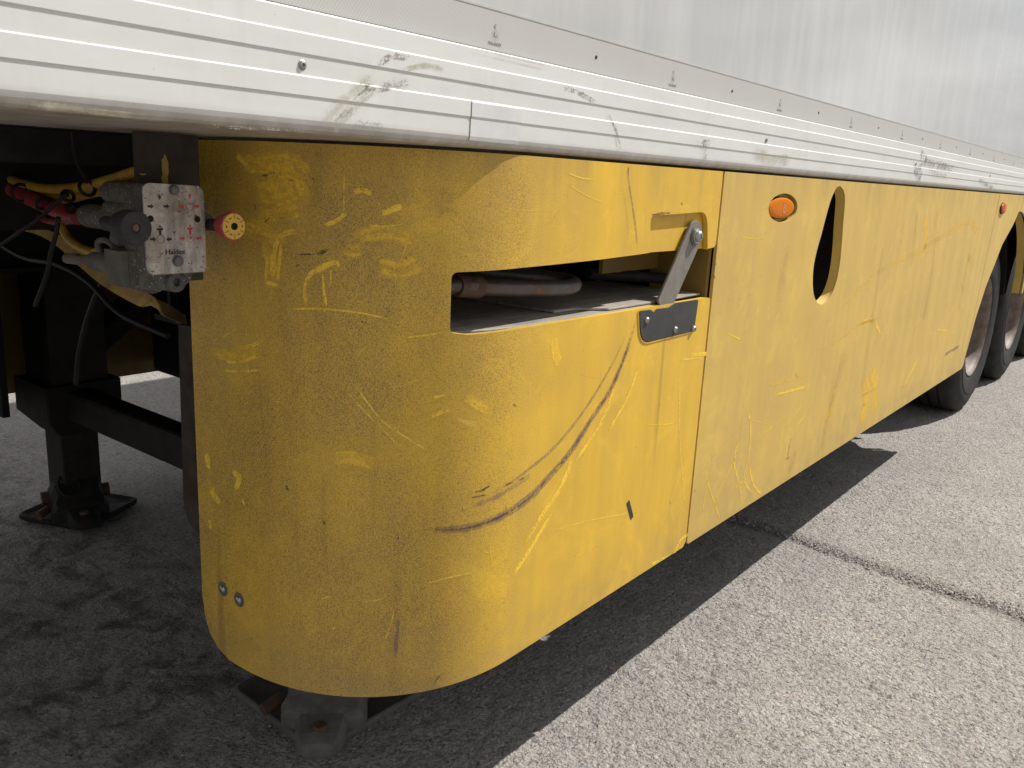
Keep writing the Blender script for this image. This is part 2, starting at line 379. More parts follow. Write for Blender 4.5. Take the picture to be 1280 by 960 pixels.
# joint between slabs
jx = t.math('ADD', x, t.math('MULTIPLY', y, -0.111))
jx = t.math('ADD', jx, t.mapr(t.noise(9, 5, 0.7), 0, 1, -0.045, 0.045))
jd = t.math('ABSOLUTE', t.math('SUBTRACT', jx, 3.068))
jm = t.mapr(jd, 0.020, 0.075, 1, 0)
jcol = t.mix(t.ramp(t.noise(130, 3, 0.7), 0.40, 0.62), (0.085, 0.08, 0.075), (0.32, 0.305, 0.28))
col = t.mix(t.math('MULTIPLY', jm, 0.65), col, jcol)
t.set(Base_Color=col, Roughness=0.88)
t.b.inputs['Specular IOR Level'].default_value = 0.25
h = t.math('SUBTRACT', t.mapr(t.noise(90, 5, 0.75), 0, 1, 0, 1.0), t.math('MULTIPLY', dist, 0.55))
h = t.math('SUBTRACT', h, t.math('MULTIPLY', dist2, 0.45))
h = t.math('SUBTRACT', h, t.math('MULTIPLY', pit, 0.5))
h = t.math('ADD', h, t.math('MULTIPLY', bmask, 0.35))
h = t.math('SUBTRACT', h, t.math('MULTIPLY', hole, 1.0))
crev = t.ramp(t.noise(105, 4, 0.75), 0.27, 0.37, (1, 1, 1, 1), (0, 0, 0, 1))
h = t.math('SUBTRACT', h, t.math('MULTIPLY', crev, 0.6))
crumb = t.ramp(t.noise(200, 3, 0.6), 0.62, 0.67)
h = t.math('ADD', h, t.math('MULTIPLY', crumb, 0.25))
nb = t.bump(h, 0.9, 0.010)
nb = t.bump(t.noise(28, 5, 0.65), 0.45, 0.02, nb)
t.l(nb, t.b.inputs['Normal'])
MAT['aggregate_concrete'] = t.m

# ------------------------------------------------------------------ mesh builder
class MB:
    def __init__(s):
        s.v = []; s.f = []; s.mi = []; s.sm = []; s.uv = {}; s.fade = {}; s.mats = []; s.nrm = {}
    def mat(s, name):
        if name not in s.mats: s.mats.append(name)
        return s.mats.index(name)
    def add(s, verts, faces, mat, smooth=False):
        o = len(s.v); k = s.mat(mat)
        s.v += [tuple(p) for p in verts]
        for f in faces:
            s.f.append(tuple(i + o for i in f)); s.mi.append(k); s.sm.append(smooth)
        return o
    def box(s, lo, hi, mat, rot=None, c=None):
        (a, b, d), (e, f, g) = lo, hi
        vs_ = [(a,b,d),(e,b,d),(e,f,d),(a,f,d),(a,b,g),(e,b,g),(e,f,g),(a,f,g)]
        if rot is not None:
            cc = Vector(c) if c else Vector(((a+e)/2, (b+f)/2, (d+g)/2))
            vs_ = [tuple(rot @ (Vector(p) - cc) + cc) for p in vs_]
        s.add(vs_, [(0,3,2,1),(4,5,6,7),(0,1,5,4),(1,2,6,5),(2,3,7,6),(3,0,4,7)], mat)
    def prism(s, poly, axis, a, b, mat):
        """extrude a 2D polygon along axis from a to b. axis 'y': poly (x,z); 'x': poly (y,z); 'z': poly (x,y)"""
        def P(p, t_):
            return (p[0], t_, p[1]) if axis == 'y' else ((t_, p[0], p[1]) if axis == 'x' else (p[0], p[1], t_))
        n_ = len(poly)
        vs_ = [P(p, a) for p in poly] + [P(p, b) for p in poly]
        s.add(vs_, [tuple(range(n_)), tuple(range(2*n_-1, n_-1, -1))] + [(i, i+n_, (i+1) % n_+n_, (i+1) % n_) for i in range(n_)], mat)
    def rings(s, rings, mat, cap=True, smooth=True, closed=True):
        n_ = len(rings[0]); o = len(s.v); vs_ = [p for r in rings for p in r]; fs = []
        for i in range(len(rings)-1):
            for j in range(n_ if closed else n_-1):
                k = (j+1) % n_
                fs.append((i*n_+j, i*n_+k, (i+1)*n_+k, (i+1)*n_+j))
        s.add(vs_, fs, mat, smooth)
        if cap and closed:
            s.add(rings[0], [tuple(range(n_-1, -1, -1))], mat)
            s.add(rings[-1], [tuple(range(n_))], mat)
    def tube(s, pts, r, mat, seg=14, flat=None, cap=True):
        pts = [Vector(p) for p in pts]
        rings = []; up = Vector((0.13, 0.31, 0.94))
        rr = r if isinstance(r, (list, tuple)) else [r]*len(pts)
        for i, p in enumerate(pts):
            d = (pts[min(i+1, len(pts)-1)] - pts[max(i-1, 0)]).normalized()
            a = d.cross(up).normalized(); b = a.cross(d).normalized()
            up = b
            rings.append([p + a*math.cos(q)*rr[i] + b*math.sin(q)*rr[i]*(flat or 1) for q in [2*math.pi*k/seg for k in range(seg)]])
        s.rings([[tuple(q) for q in r_] for r_ in rings], mat, cap)
    def cyl(s, p0, p1, r0, mat, r1=None, seg=20):
        s.tube([p0, p1], [r0, r0 if r1 is None else r1], mat, seg)
    def lathe(s, c, axis, prof, mat, seg=48):
        """prof: list of (distance along axis, radius)"""
        ax = Vector(axis).normalized(); a = ax.orthogonal().normalized(); b = ax.cross(a)
        rings = [[tuple(Vector(c) + ax*h_ + (a*math.cos(2*math.pi*k/seg) + b*math.sin(2*math.pi*k/seg))*r) for k in range(seg)] for h_, r in prof]
        s.rings(rings, mat, cap=False)
    def build(s, name, parent=None, bevel=0.0, seg=2, angle=40, autosmooth=45):
        me = bpy.data.meshes.new(name)
        me.from_pydata(s.v, [], s.f)
        for k in s.mats: me.materials.append(MAT[k])
        me.polygons.foreach_set('material_index', s.mi)
        me.polygons.foreach_set('use_smooth', s.sm)
        if s.uv:
            uvl = me.uv_layers.new(name='UVMap')
            for li, l_ in enumerate(me.loops):
                if l_.vertex_index in s.uv: uvl.data[li].uv = s.uv[l_.vertex_index]
            at = me.attributes.new('fade', 'FLOAT', 'POINT')
            arr = [s.fade.get(i, 1.0) for i in range(len(s.v))]
            at.data.foreach_set('value', arr)
        bm = bmesh.new(); bm.from_mesh(me)
        if not s.nrm: bmesh.ops.recalc_face_normals(bm, faces=[f for f in bm.faces])
        for e in bm.edges:
            if len(e.link_faces) == 2 and e.calc_face_angle(0) > math.radians(autosmooth): e.smooth = False
        bm.to_mesh(me); bm.free()
        if s.nrm:
            nl = [(0, 0, 0)]*len(me.loops)
            for p in me.polygons:
                for li in p.loop_indices:
                    nl[li] = s.nrm.get((p.index, me.loops[li].vertex_index), tuple(p.normal))
            me.polygons.foreach_set('use_smooth', [True]*len(me.polygons))
            me.normals_split_custom_set(nl)
        o = bpy.data.objects.new(name, me); COL.objects.link(o)
        if parent is not None: attach(o, parent)
        if bevel:
            bv = o.modifiers.new('bevel', 'BEVEL'); bv.width = bevel; bv.segments = seg
            bv.limit_method = 'ANGLE'; bv.angle_limit = math.radians(angle)
        return o

def world_loc(o):
    p = Vector((0, 0, 0))
    while o is not None: p += o.location; o = o.parent
    return p
def attach(o, parent):
    wl = o.location.copy(); o.parent = parent; o.location = wl - world_loc(parent)
def rounded(poly, rad, seg=6):
    """poly of 2D points; rad single or list: fillet each corner"""
    out = []; n_ = len(poly)
    rad = rad if isinstance(rad, (list, tuple)) else [rad]*n_
    for i in range(n_):
        p = Vector(poly[i]).to_2d(); a = Vector(poly[i-1]).to_2d(); b = Vector(poly[(i+1) % n_]).to_2d()
        r = rad[i]
        if r <= 0: out.append(tuple(p)); continue
        u = (a-p).normalized(); v = (b-p).normalized()
        ang = u.angle(v); d = min(r/math.tan(ang/2), (a-p).length*0.49, (b-p).length*0.49)
        p0 = p + u*d; p1 = p + v*d
        for k in range(seg+1):
            q = k/seg
            out.append(tuple(p0*(1-q)**2 + p*2*q*(1-q) + p1*q*q))
    return out
def curve(pts, n_=8):
    """Catmull-Rom through points"""
    P = [Vector(p) for p in pts]; P = [P[0]*2-P[1]] + P + [P[-1]*2-P[-2]]; out = []
    for i in range(1, len(P)-2):
        for k in range(n_):
            q = k/n_
            out.append(0.5*((2*P[i]) + (P[i+1]-P[i-1])*q + (2*P[i-1]-5*P[i]+4*P[i+1]-P[i+2])*q*q + (3*P[i]-P[i-1]-3*P[i+1]+P[i+2])*q**3))
    out.append(P[-2]); return out

# ------------------------------------------------------------------ the ground
def vnoise(xx, yy, seed):
    rng = np.random.RandomState(seed); tab = rng.rand(256, 256)
    xi = np.floor(xx).astype(int); yi = np.floor(yy).astype(int)
    fx = xx - xi; fy = yy - yi; fx = fx*fx*(3-2*fx); fy = fy*fy*(3-2*fy)
    g = lambda a, b: tab[a % 256, b % 256]
    return (g(xi, yi)*(1-fx) + g(xi+1, yi)*fx)*(1-fy) + (g(xi, yi+1)*(1-fx) + g(xi+1, yi+1)*fx)*fy
gx = np.concatenate([[-150, -60, -20, -6, -2, -0.5], np.arange(0.2, 4.2, 0.011), np.arange(4.22, 7.0, 0.03), [7.5, 9, 12, 20, 50, 150, 400]])
gy = np.concatenate([[-150, -60, -20, -6, -3, -2], np.arange(-1.5, 1.2, 0.011), np.arange(1.22, 3.0, 0.04), [3.5, 5, 8, 20, 60, 150]])
GX, GY = np.meshgrid(gx, gy, indexing='ij')
H = (vnoise(GX*40, GY*40, 1)-.5)*0.0035 + (vnoise(GX*85, GY*85, 2)-.5)*0.0028 + (vnoise(GX*9, GY*9, 3)-.5)*0.004 + (vnoise(GX*2, GY*2, 4)-.5)*0.004
pits = np.clip(vnoise(GX*30, GY*30, 5)-0.78, 0, 1); H -= pits*0.03
jxx = GX - 0.111*GY + (vnoise(GX*9, GY*9, 6)-.5)*0.05 - 3.068
H -= 0.007*np.exp(-(jxx/0.040)**2)*(0.4+vnoise(GX*60, GY*60, 7)*1.1)
inside = (GX > 0.0) & (GX < 7) & (GY > -1.7) & (GY < 3.0)
H = np.where(inside, H, 0.0)
nx_, ny_ = GX.shape
co = np.stack([GX, GY, H], -1).reshape(-1, 3)
ii = np.arange(nx_*ny_).reshape(nx_, ny_)
fq = np.stack([ii[:-1, :-1], ii[1:, :-1], ii[1:, 1:], ii[:-1, 1:]], -1).reshape(-1, 4)
gm = bpy.data.meshes.new('ground')
gm.vertices.add(len(co)); gm.vertices.foreach_set('co', co.ravel())
gm.loops.add(fq.size); gm.loops.foreach_set('vertex_index', fq.ravel())
gm.polygons.add(len(fq)); gm.polygons.foreach_set('loop_start', np.arange(0, fq.size, 4)); gm.polygons.foreach_set('loop_total', np.full(len(fq), 4))
gm.polygons.foreach_set('use_smooth', np.ones(len(fq), bool))
gm.update(); gm.validate()
gm.materials.append(MAT['aggregate_concrete'])
ground = bpy.data.objects.new('ground', gm); COL.objects.link(ground); ground['kind'] = 'structure'

# loose chippings in the slab joint and scattered on the concrete
t = NT('loose_chippings')
col = t.mix(t.ramp(t.noise(70, 2), 0.35, 0.65), (0.17, 0.16, 0.15), (0.46, 0.435, 0.40))
t.set(Base_Color=col, Roughness=0.85); t.l(t.bump(t.noise(400, 3), 0.4, 0.002), t.b.inputs['Normal']); MAT['loose_chippings'] = t.m
mb = MB(); rg = random.Random(3)
octa = [(1,0,0),(-1,0,0),(0,1,0),(0,-1,0),(0,0,1),(0,0,-1)]
octf = [(0,2,4),(2,1,4),(1,3,4),(3,0,4),(2,0,5),(1,2,5),(3,1,5),(0,3,5)]
def stone(x, y, r):
    a = rg.uniform(0, 6.28); sx, sy, sz = r*rg.uniform(0.7, 1.4), r*rg.uniform(0.6, 1.1), r*rg.uniform(0.4, 0.8)
    M_ = Matrix.Rotation(a, 3, 'Z') @ Matrix.Rotation(rg.uniform(-.6, .6), 3, 'X')
    mb.add([tuple(M_ @ Vector((p[0]*sx*rg.uniform(.7, 1.2), p[1]*sy*rg.uniform(.7, 1.2), p[2]*sz*rg.uniform(.7, 1.2))) + Vector((x, y, sz*0.35-0.001))) for p in octa], octf, 'loose_chippings', rg.random() < 0.3)
for k in range(2600):
    y = rg.uniform(-1.5, 0.6); dx = rg.gauss(0, 0.022)
    stone(3.068 + 0.111*y + dx + 0.02*math.sin(y*9), y, rg.choice((0.0022, 0.003, 0.004, 0.0055)))
for k in range(1300):
    y = rg.uniform(-1.4, 0.9); x = rg.uniform(0.9, 5.5)
    stone(x, y, rg.choice((0.0018, 0.0022, 0.003, 0.0038)))
gravel = mb.build('gravel', None); gravel['kind'] = 'stuff'

# ------------------------------------------------------------------ the trailer
trailer = bpy.data.objects.new('semi_trailer', None); COL.objects.link(trailer)
trailer.location = (5.85, 1.3, 0)
trailer['label'] = 'white box semi trailer with scuffed yellow side skirts standing on grey concrete'
trailer['category'] = 'trailer'
WID = 2.5; X0, X1 = -1.3, 12.2; ROOF = 3.62

# cargo body: box of four walls, roof, floor
mb = MB()
mb.box((X0, 0.006, 1.40), (X1, WID-0.006, ROOF), 'white_panel_paint')
body = mb.build('cargo_body', trailer)
# reflective tape along the bottom of the wall
mb = MB(); mb.box((X0+0.01, 0.0045, 1.4672), (X1-0.01, 0.0070, 1.525), 'reflective_tape_film')
tape = mb.build('reflective_tape', body)
mb = MB()
mb.box((X0+0.01, 0.0038, 1.5240), (X1-0.01, 0.0062, 1.5268), 'patch_edge')
mb.build('tape_edge', body)

def text_mesh(txt, size, loc, mat, name, parent, rot=(math.pi/2, 0, 0), depth=0.0003, ax='CENTER', sx=1.0):
    cu = bpy.data.curves.new(name, 'FONT'); cu.body = txt; cu.size = size; cu.extrude = depth
    cu.align_x = ax; cu.align_y = 'CENTER'; cu.resolution_u = 3
    tmp = bpy.data.objects.new('tmp', cu); COL.objects.link(tmp)
    dg = bpy.context.evaluated_depsgraph_get()
    me = bpy.data.meshes.new_from_object(tmp.evaluated_get(dg))
    bpy.data.objects.remove(tmp); me.name = name
    me.materials.clear(); me.materials.append(MAT[mat])
    R_ = Matrix.Rotation(rot[2], 4, 'Z') @ Matrix.Rotation(rot[0], 4, 'X')
    me.transform(R_ @ Matrix.Diagonal((sx, 1, 1, 1)))
    return me
def add_mesh(dst, me, loc, mat):
    dst.add([tuple(v.co + Vector(loc)) for v in me.vertices], [tuple(p.vertices) for p in me.polygons], mat)

glyphE = text_mesh('E', 0.0085, None, 'mark_grey', 'glyph', None)
glyph1 = text_mesh('1', 0.006, None, 'mark_grey', 'glyph', None)
glyphC = text_mesh('C', 0.0075, None, 'mark_grey', 'glyph', None)
glyphT = text_mesh('104R-000821', 0.0056, None, 'mark_grey', 'glyph', None)
def ring_pts(cx, cz, y, r0, r1, n_=28):
    a = [(cx + r0*math.cos(2*math.pi*k/n_), y, cz + r0*math.sin(2*math.pi*k/n_)) for k in range(n_)]
    b = [(cx + r1*math.cos(2*math.pi*k/n_), y, cz + r1*math.sin(2*math.pi*k/n_)) for k in range(n_)]
    return a, b
base = None
for k in range(12):
    xm = 1.027 + 0.5445*k
    if base is None:
        mb = MB(); yy = 0.0040
        add_mesh(mb, glyphC, (0, yy, 1.5025), 'mark_grey')
        add_mesh(mb, glyphE, (-0.0008, yy, 1.4912), 'mark_grey')
        add_mesh(mb, glyph1, (0.0026, yy, 1.4890), 'mark_grey')
        add_mesh(mb, glyphT, (0, yy, 1.4785), 'mark_grey')
        a, b = ring_pts(0, 1.4905, yy, 0.0066, 0.0072)
        mb.rings([a, b], 'mark_grey', cap=False)
        base = mb.build('approval_mark', None); o = base
    else:
        o = base.copy(); COL.objects.link(o)
    o.location = (xm, 0, 0); attach(o, body)
base = None
for k in range(10):
    if base is None:
        mb = MB(); mb.lathe((0, 0, 0), (0, -1, 0), [(-0.001, 0.0032), (0.0008, 0.0030), (0.0014, 0.0018), (0.0015, 0.0001)], 'mark_black', 14)
        base = mb.build('rivet', None); o = base
    else: o = base.copy(); COL.objects.link(o)
    o.location = (1.297 + 0.5445*k, 0.0045, 1.495); attach(o, body)

mb = MB(); mb.box((X0+0.01, 0.0030, 1.4655), (X1-0.01, 0.0060, 1.4684), 'gap_dark'); mb.build('panel_joint', body)
# bottom rail, an extruded profile
prof = [(0.008, 1.4662), (-0.004, 1.4662), (-0.0065, 1.4640), (-0.0067, 1.4408), (-0.0086, 1.4390), (-0.0086, 1.4175), (-0.0070, 1.4160),
        (-0.0068, 1.3938), (-0.0086, 1.3920), (-0.0086, 1.3712), (-0.0070, 1.3697), (-0.0066, 1.3440), (-0.0050, 1.3385), (-0.0015, 1.3330), (0.004, 1.3295), (0.012, 1.3285),
        (0.50, 1.3285), (0.50, 1.3400), (0.02, 1.40), (0.008, 1.40)]
mb = MB(); mb.prism(prof, 'x', X0, X1, 'white_rail_paint')
def strip(mb, pts, width, mat, normals=None, fade_ends=True, off=0.0004):
    """ribbon decal lying on a surface: pts positions, normals outward; width scalar or list"""
    n_ = len(pts); L_ = 0.0; vs_ = []; fs = []; uvs = []; fd = []
    ws = width if isinstance(width, (list, tuple)) else [width]*n_
    u0 = random.random()*20
    for i, p in enumerate(pts):
        if i: L_ += (pts[i]-pts[i-1]).length
        d = (pts[min(i+1, n_-1)] - pts[max(i-1, 0)]).normalized()
        nn = normals[i] if normals else Vector((0, -1, 0))
        sd = d.cross(nn).normalized()
        q = i/(n_-1)
        f_ = min(1.0, min(q, 1-q)*6+0.15) if fade_ends else 1.0
        for v_, sg in ((0.0, -0.5), (0.5, 0.0), (1.0, 0.5)):
            vs_.append(p + nn*off + sd*ws[i]*sg); uvs.append((u0 + L_, v_)); fd.append(f_)
    for i in range(n_-1):
        for j in range(2):
            fs.append((i*3+j, i*3+j+1, (i+1)*3+j+1, (i+1)*3+j))
    o = mb.add([tuple(v) for v in vs_], fs, mat, True)
    for i in range(len(vs_)):
        mb.uv[o+i] = uvs[i]; mb.fade[o+i] = fd[i]
def rail_strip(pxs, wpx, mat):
    pts = []
    for p in pxs:
        q = at_y(p[0], p[1], -0.0075); pts.append(Vector((q.x, -0.0091, q.z)))
    depth = (at_y(*pxs[0], 0)-CAM).dot(Vector(RM[0][2:]+RM[1][2:]+RM[2][2:]))
    c_ = curve(pts, 6)
    strip(mb, c_, 1.6*wpx*depth/F, mat, off=0.0)
for s_ in [([(442,130),(456,112),(470,106)], 10, 'rail_scuff'), ([(468,112),(492,106),(512,104)], 9, 'rail_scuff'), ([(418,160),(432,143),(446,138)], 12, 'rail_scuff'),
           ([(438,152),(462,157),(482,160)], 10, 'rail_scuff'), ([(468,84),(490,70),(520,76)], 8, 'rail_scuff'), ([(500,88),(530,82),(556,88)], 7, 'rail_tan'),
           ([(405,160),(425,140),(450,118),(470,100)], 26, 'rail_tan'), ([(700,108),(722,116),(748,130)], 6, 'rail_scuff'), ([(758,140),(768,160),(776,188)], 4, 'rail_scuff'),
           ([(876,172),(882,186),(880,203)], 9, 'rail_scuff'), ([(868,180),(888,178)], 8, 'rail_scuff'), ([(938,190),(965,198),(990,200)], 12, 'rail_tan'),
           ([(1140,206),(1150,218),(1148,230)], 14, 'rail_scuff'), ([(1146,200),(1170,206),(1196,212)], 10, 'rail_scuff'), ([(1150,190),(1158,200)], 10, 'rail_scuff'), ([(1160,214),(1185,222)], 6, 'rail_tan'),
           ([(1222,224),(1232,230),(1244,236)], 5, 'rail_scuff'), ([(250,158),(330,161),(400,165)], 4, 'rail_scuff'), ([(30,128),(110,138),(180,146)], 8, 'rail_tan'), ([(590,60),(640,72),(690,84)], 3, 'rail_tan')]:
    rail_strip(*s_)
rail = mb.build('bottom_rail', trailer)
# screws on the rail
base = None
for xm in [0.668, 2.03, 3.39, 4.75, 6.11, 7.47, 8.83, 10.2]:
    if base is None:
        mb = MB()
        mb.lathe((0, 0, 0), (0, -1, 0), [(-0.002, 0.0062), (0.0012, 0.0060), (0.0018, 0.0048), (0.0012, 0.0046), (0.0030, 0.0040), (0.0034, 0.0030), (0.0034, 0.0018), (0.0015, 0.0016), (0.0015, 0.0001)], 'zinc', 20)
        base = mb.build('screw', None); o = base
    else: o = base.copy(); COL.objects.link(o)
    o.location = (xm, -0.0062, 1.4045 if xm < 0.7 else 1.4025); attach(o, rail)
# square film patch stuck over the rail ridges
p0 = at_y(591, 128, -0.0105); p1 = at_y(653, 137, -0.0105)
mb = MB()
zz = [1.394, 1.391, 1.3715, 1.368, 1.3440, 1.3385]
yy = [-0.0075, -0.0092, -0.0092, -0.0077, -0.0073, -0.0058]
for xa, xb, mt, dz, oy in ((p0.x-0.0006, p1.x+0.0006, 'patch_edge', 0.0006, 0.0), (p0.x, p1.x, 'patch_film', 0.0, -0.0004)):
    r0 = [(xa, yv+oy, zv+(dz if i == 0 else (-dz if i == len(zz)-1 else 0))) for i, (yv, zv) in enumerate(zip(yy, zz))]
    r1 = [(xb, p[1], p[2]) for p in r0]
    n0 = len(zz)
    mb.add(r0+r1, [(i, i+1, i+1+n0, i+n0) for i in range(n0-1)], mt)
mb.build('film_patch', rail)

# ---------------------------------------------------------------- skirts
RC = 0.352; XC = 0.785 + RC; NEXP = 2.18; ZB = 0.423; ZT = 1.3235; YEND = 0.445
prof_pts = []
prof_pts.append((0.785, YEND))
for k in range(5): prof_pts.append((0.785, YEND + (RC-YEND)*(k+1)/6))
for k in range(0, 41):
    a = math.pi/2*k/40
    c_, s_ = math.cos(a), math.sin(a)
    prof_pts.append((XC - RC*c_**(2/NEXP), RC - RC*s_**(2/NEXP)))
PS = [0.0]
for i in range(1, len(prof_pts)): PS.append(PS[-1] + math.hypot(prof_pts[i][0]-prof_pts[i-1][0], prof_pts[i][1]-prof_pts[i-1][1]))
SOFF = XC - PS[-1]          # s == x on the flat part
PS = [q + SOFF for q in PS]
def prof_at(s):
    if s >= XC: return (s, 0.0), (0.0, -1.0)
    i = max(0, min(len(PS)-2, next((k for k in range(len(PS)-1) if PS[k+1] >= s), len(PS)-2)))
    def tang(j):
        a = prof_pts[max(j-1, 0)]; b = prof_pts[min(j+1, len(prof_pts)-1)]
        d = Vector((b[0]-a[0], b[1]-a[1]))
        if j >= len(prof_pts)-1: d = Vector((1, 0))
        return d.normalized()
    q = (s-PS[i])/(PS[i+1]-PS[i])
    p = (prof_pts[i][0]*(1-q)+prof_pts[i+1][0]*q, prof_pts[i][1]*(1-q)+prof_pts[i+1][1]*q)
    d = (tang(i)*(1-q) + tang(i+1)*q).normalized()
    return p, (d.y, -d.x)
def surf(s, z, depth=0.0):
    p, n_ = prof_at(s); return Vector((p[0]-n_[0]*depth, p[1]-n_[1]*depth, z))
def surf_n(s):
    n_ = prof_at(s)[1]; return Vector((n_[0], n_[1], 0))
def px_s(px, py):
    """pixel of the photograph -> (s, z) on the skirt surface"""
    r = ray(px, py); best = None
    t0 = (0-CAM.y)/r.y; q = CAM + r*t0
    if q.x >= XC: return q.x, q.z
    for i in range(len(prof_pts)-1):
        a = prof_pts[i]; b = prof_pts[i+1]; ex, ey = b[0]-a[0], b[1]-a[1]
        den = r.x*ey - r.y*ex
        if abs(den) < 1e-12: continue
        t_ = ((a[0]-CAM.x)*ey - (a[1]-CAM.y)*ex)/den
        u_ = ((a[0]-CAM.x)*r.y - (a[1]-CAM.y)*r.x)/den
        if -1e-6 <= u_ <= 1+1e-6 and t_ > 0 and (best is None or t_ < best[0]):
            best = (t_, PS[i] + u_*(PS[i+1]-PS[i]), CAM.z + r.z*t_)
    if best is None: return PS[0], (CAM + r*t0).z
    return best[1], best[2]

def skirt_mesh(outline, holes, thick, mat, bev=0.0035, curved=True):
    """flat (s,z) outline with holes -> wrapped on the profile, given thickness and softly rounded edges; returns MB"""
    bm = bmesh.new()
    for loop in [outline] + holes:
        vs_ = [bm.verts.new((p[0], 0, p[1])) for p in loop]
        for i in range(len(vs_)): bm.edges.new((vs_[i], vs_[(i+1) % len(vs_)]))
    bmesh.ops.triangle_fill(bm, use_beauty=True, use_dissolve=False, edges=bm.edges[:], normal=(0, -1, 0))
    # drop faces that filled a hole
    def inside(pt, poly):
        c_ = False; j = len(poly)-1
        for i in range(len(poly)):
            if (poly[i][1] > pt[1]) != (poly[j][1] > pt[1]) and pt[0] < (poly[j][0]-poly[i][0])*(pt[1]-poly[i][1])/(poly[j][1]-poly[i][1]) + poly[i][0]: c_ = not c_
            j = i
        return c_
    kill = [f for f in bm.faces if any(inside((f.calc_center_median().x, f.calc_center_median().z), h_) for h_ in holes) or not inside((f.calc_center_median().x, f.calc_center_median().z), outline)]
    bmesh.ops.delete(bm, geom=kill, context='FACES')
    if curved:
        for s in PS[1:]:
            bmesh.ops.bisect_plane(bm, geom=bm.verts[:]+bm.edges[:]+bm.faces[:], plane_co=(s, 0, 0), plane_no=(1, 0, 0))
    for f in bm.faces:
        f.normal_update()
        if f.normal.y > 0: f.normal_flip()
    S_ = [v.co.copy() for v in bm.verts]
    for v, c_ in zip(bm.verts, S_): v.co = surf(c_.x, c_.z) if curved else Vector((c_.x, 0, c_.z))
    me = bpy.data.meshes.new('tmp'); bm.to_mesh(me); bm.free()
    o = bpy.data.objects.new('tmp', me); COL.objects.link(o)
    sd = o.modifiers.new('s', 'SOLIDIFY'); sd.thickness = thick; sd.offset = -1; sd.use_even_offset = True
    if bev:
        bv = o.modifiers.new('b', 'BEVEL'); bv.width = bev; bv.segments = 3; bv.limit_method = 'ANGLE'; bv.angle_limit = math.radians(50)
        bv.miter_outer = 'MITER_ARC'
    dg = bpy.context.evaluated_depsgraph_get()
    ev = bpy.data.meshes.new_from_object(o.evaluated_get(dg))
    bpy.data.objects.remove(o)
    mb = MB()
    mb.add([tuple(v.co) for v in ev.vertices], [tuple(p.vertices) for p in ev.polygons], mat, True)
    for pi, p in enumerate(ev.polygons):
        for vi in p.vertices:
            c_ = ev.vertices[vi].co
            if curved and c_.x < XC:
                # outward normal from the nearest profile direction
                best = min(range(len(prof_pts)), key=lambda k: (prof_pts[k][0]-c_.x)**2 + (prof_pts[k][1]-c_.y)**2)
                i0, i1 = max(best-1, 0), min(best+1, len(prof_pts)-1)
                a, b = prof_pts[i0], prof_pts[i1]
                an = Vector((b[1]-a[1], -(b[0]-a[0]), 0)).normalized()
                # refine between neighbours
                ex, ey = b[0]-a[0], b[1]-a[1]; q = max(0, min(1, ((c_.x-a[0])*ex + (c_.y-a[1])*ey)/(ex*ex+ey*ey)))
                an = surf_n(PS[i0]*(1-q) + PS[i1]*q)
            else: an = Vector((0, -1, 0))
            if p.normal.dot(an) > 0.985: mb.nrm[(pi, vi)] = tuple(an)
            elif p.normal.dot(an) < -0.985: mb.nrm[(pi, vi)] = tuple(-an)
    bpy.data.meshes.remove(ev)
    return mb

DEPTHV = Vector((RM[0][2], RM[1][2], RM[2][2]))
def mark(mb, pxs, wpx, mat, smooth=True, flat=False):
    if mat == 'scuff_clean' and not isinstance(wpx, list) and wpx >= 12: mat = 'scuff_smear'
    sz = []
    if smooth and len(pxs) > 2:
        c_ = curve([Vector((p[0], p[1], 0)) for p in pxs], 7); pxs = [(p.x, p.y) for p in c_]
    elif len(pxs) == 2:
        pxs = [(pxs[0][0] + (pxs[1][0]-pxs[0][0])*k/8, pxs[0][1] + (pxs[1][1]-pxs[0][1])*k/8) for k in range(9)]
    pts = []; nn = []; ws = []
    n_ = len(pxs)
    for i, p in enumerate(pxs):
        s, z = px_s(*p); z = min(ZT-0.004, max(ZB+0.004, z))
        q = surf(s, z); pts.append(q); nn.append(surf_n(s))
        wv = wpx[min(len(wpx)-1, int(i*len(wpx)/n_))] if isinstance(wpx, (list, tuple)) else wpx
        ws.append(wv*(1.0 if mat in ('tape_black', 'scuff_dark') else (2.2 if mat == 'dirt_run' else (1.2 if mat == 'scuff_clean' else 1.45)))*(q-CAM).dot(DEPTHV)/F)
    strip(mb, pts, ws, mat, nn)

# --- front corner skirt (C-shaped round the stowage slot)
S0 = PS[0]; SE = 1.8290
hl, _ = px_s(563.5, 380)
zc = [px_s(566, 341)[1], px_s(563, 414)[1]]
def pz(px, py): 
    s, z = px_s(px, py); return (s, z)
out = []
out += [(S0, ZT)]
corner = [(S0+0.006, ZB+0.062), (S0+0.02, ZB+0.030), (S0+0.045, ZB+0.010), (S0+0.08, ZB)]
out = [(S0, ZT), (S0, ZB+0.10)] + corner + [(SE-0.012, ZB), (SE, ZB+0.012)]
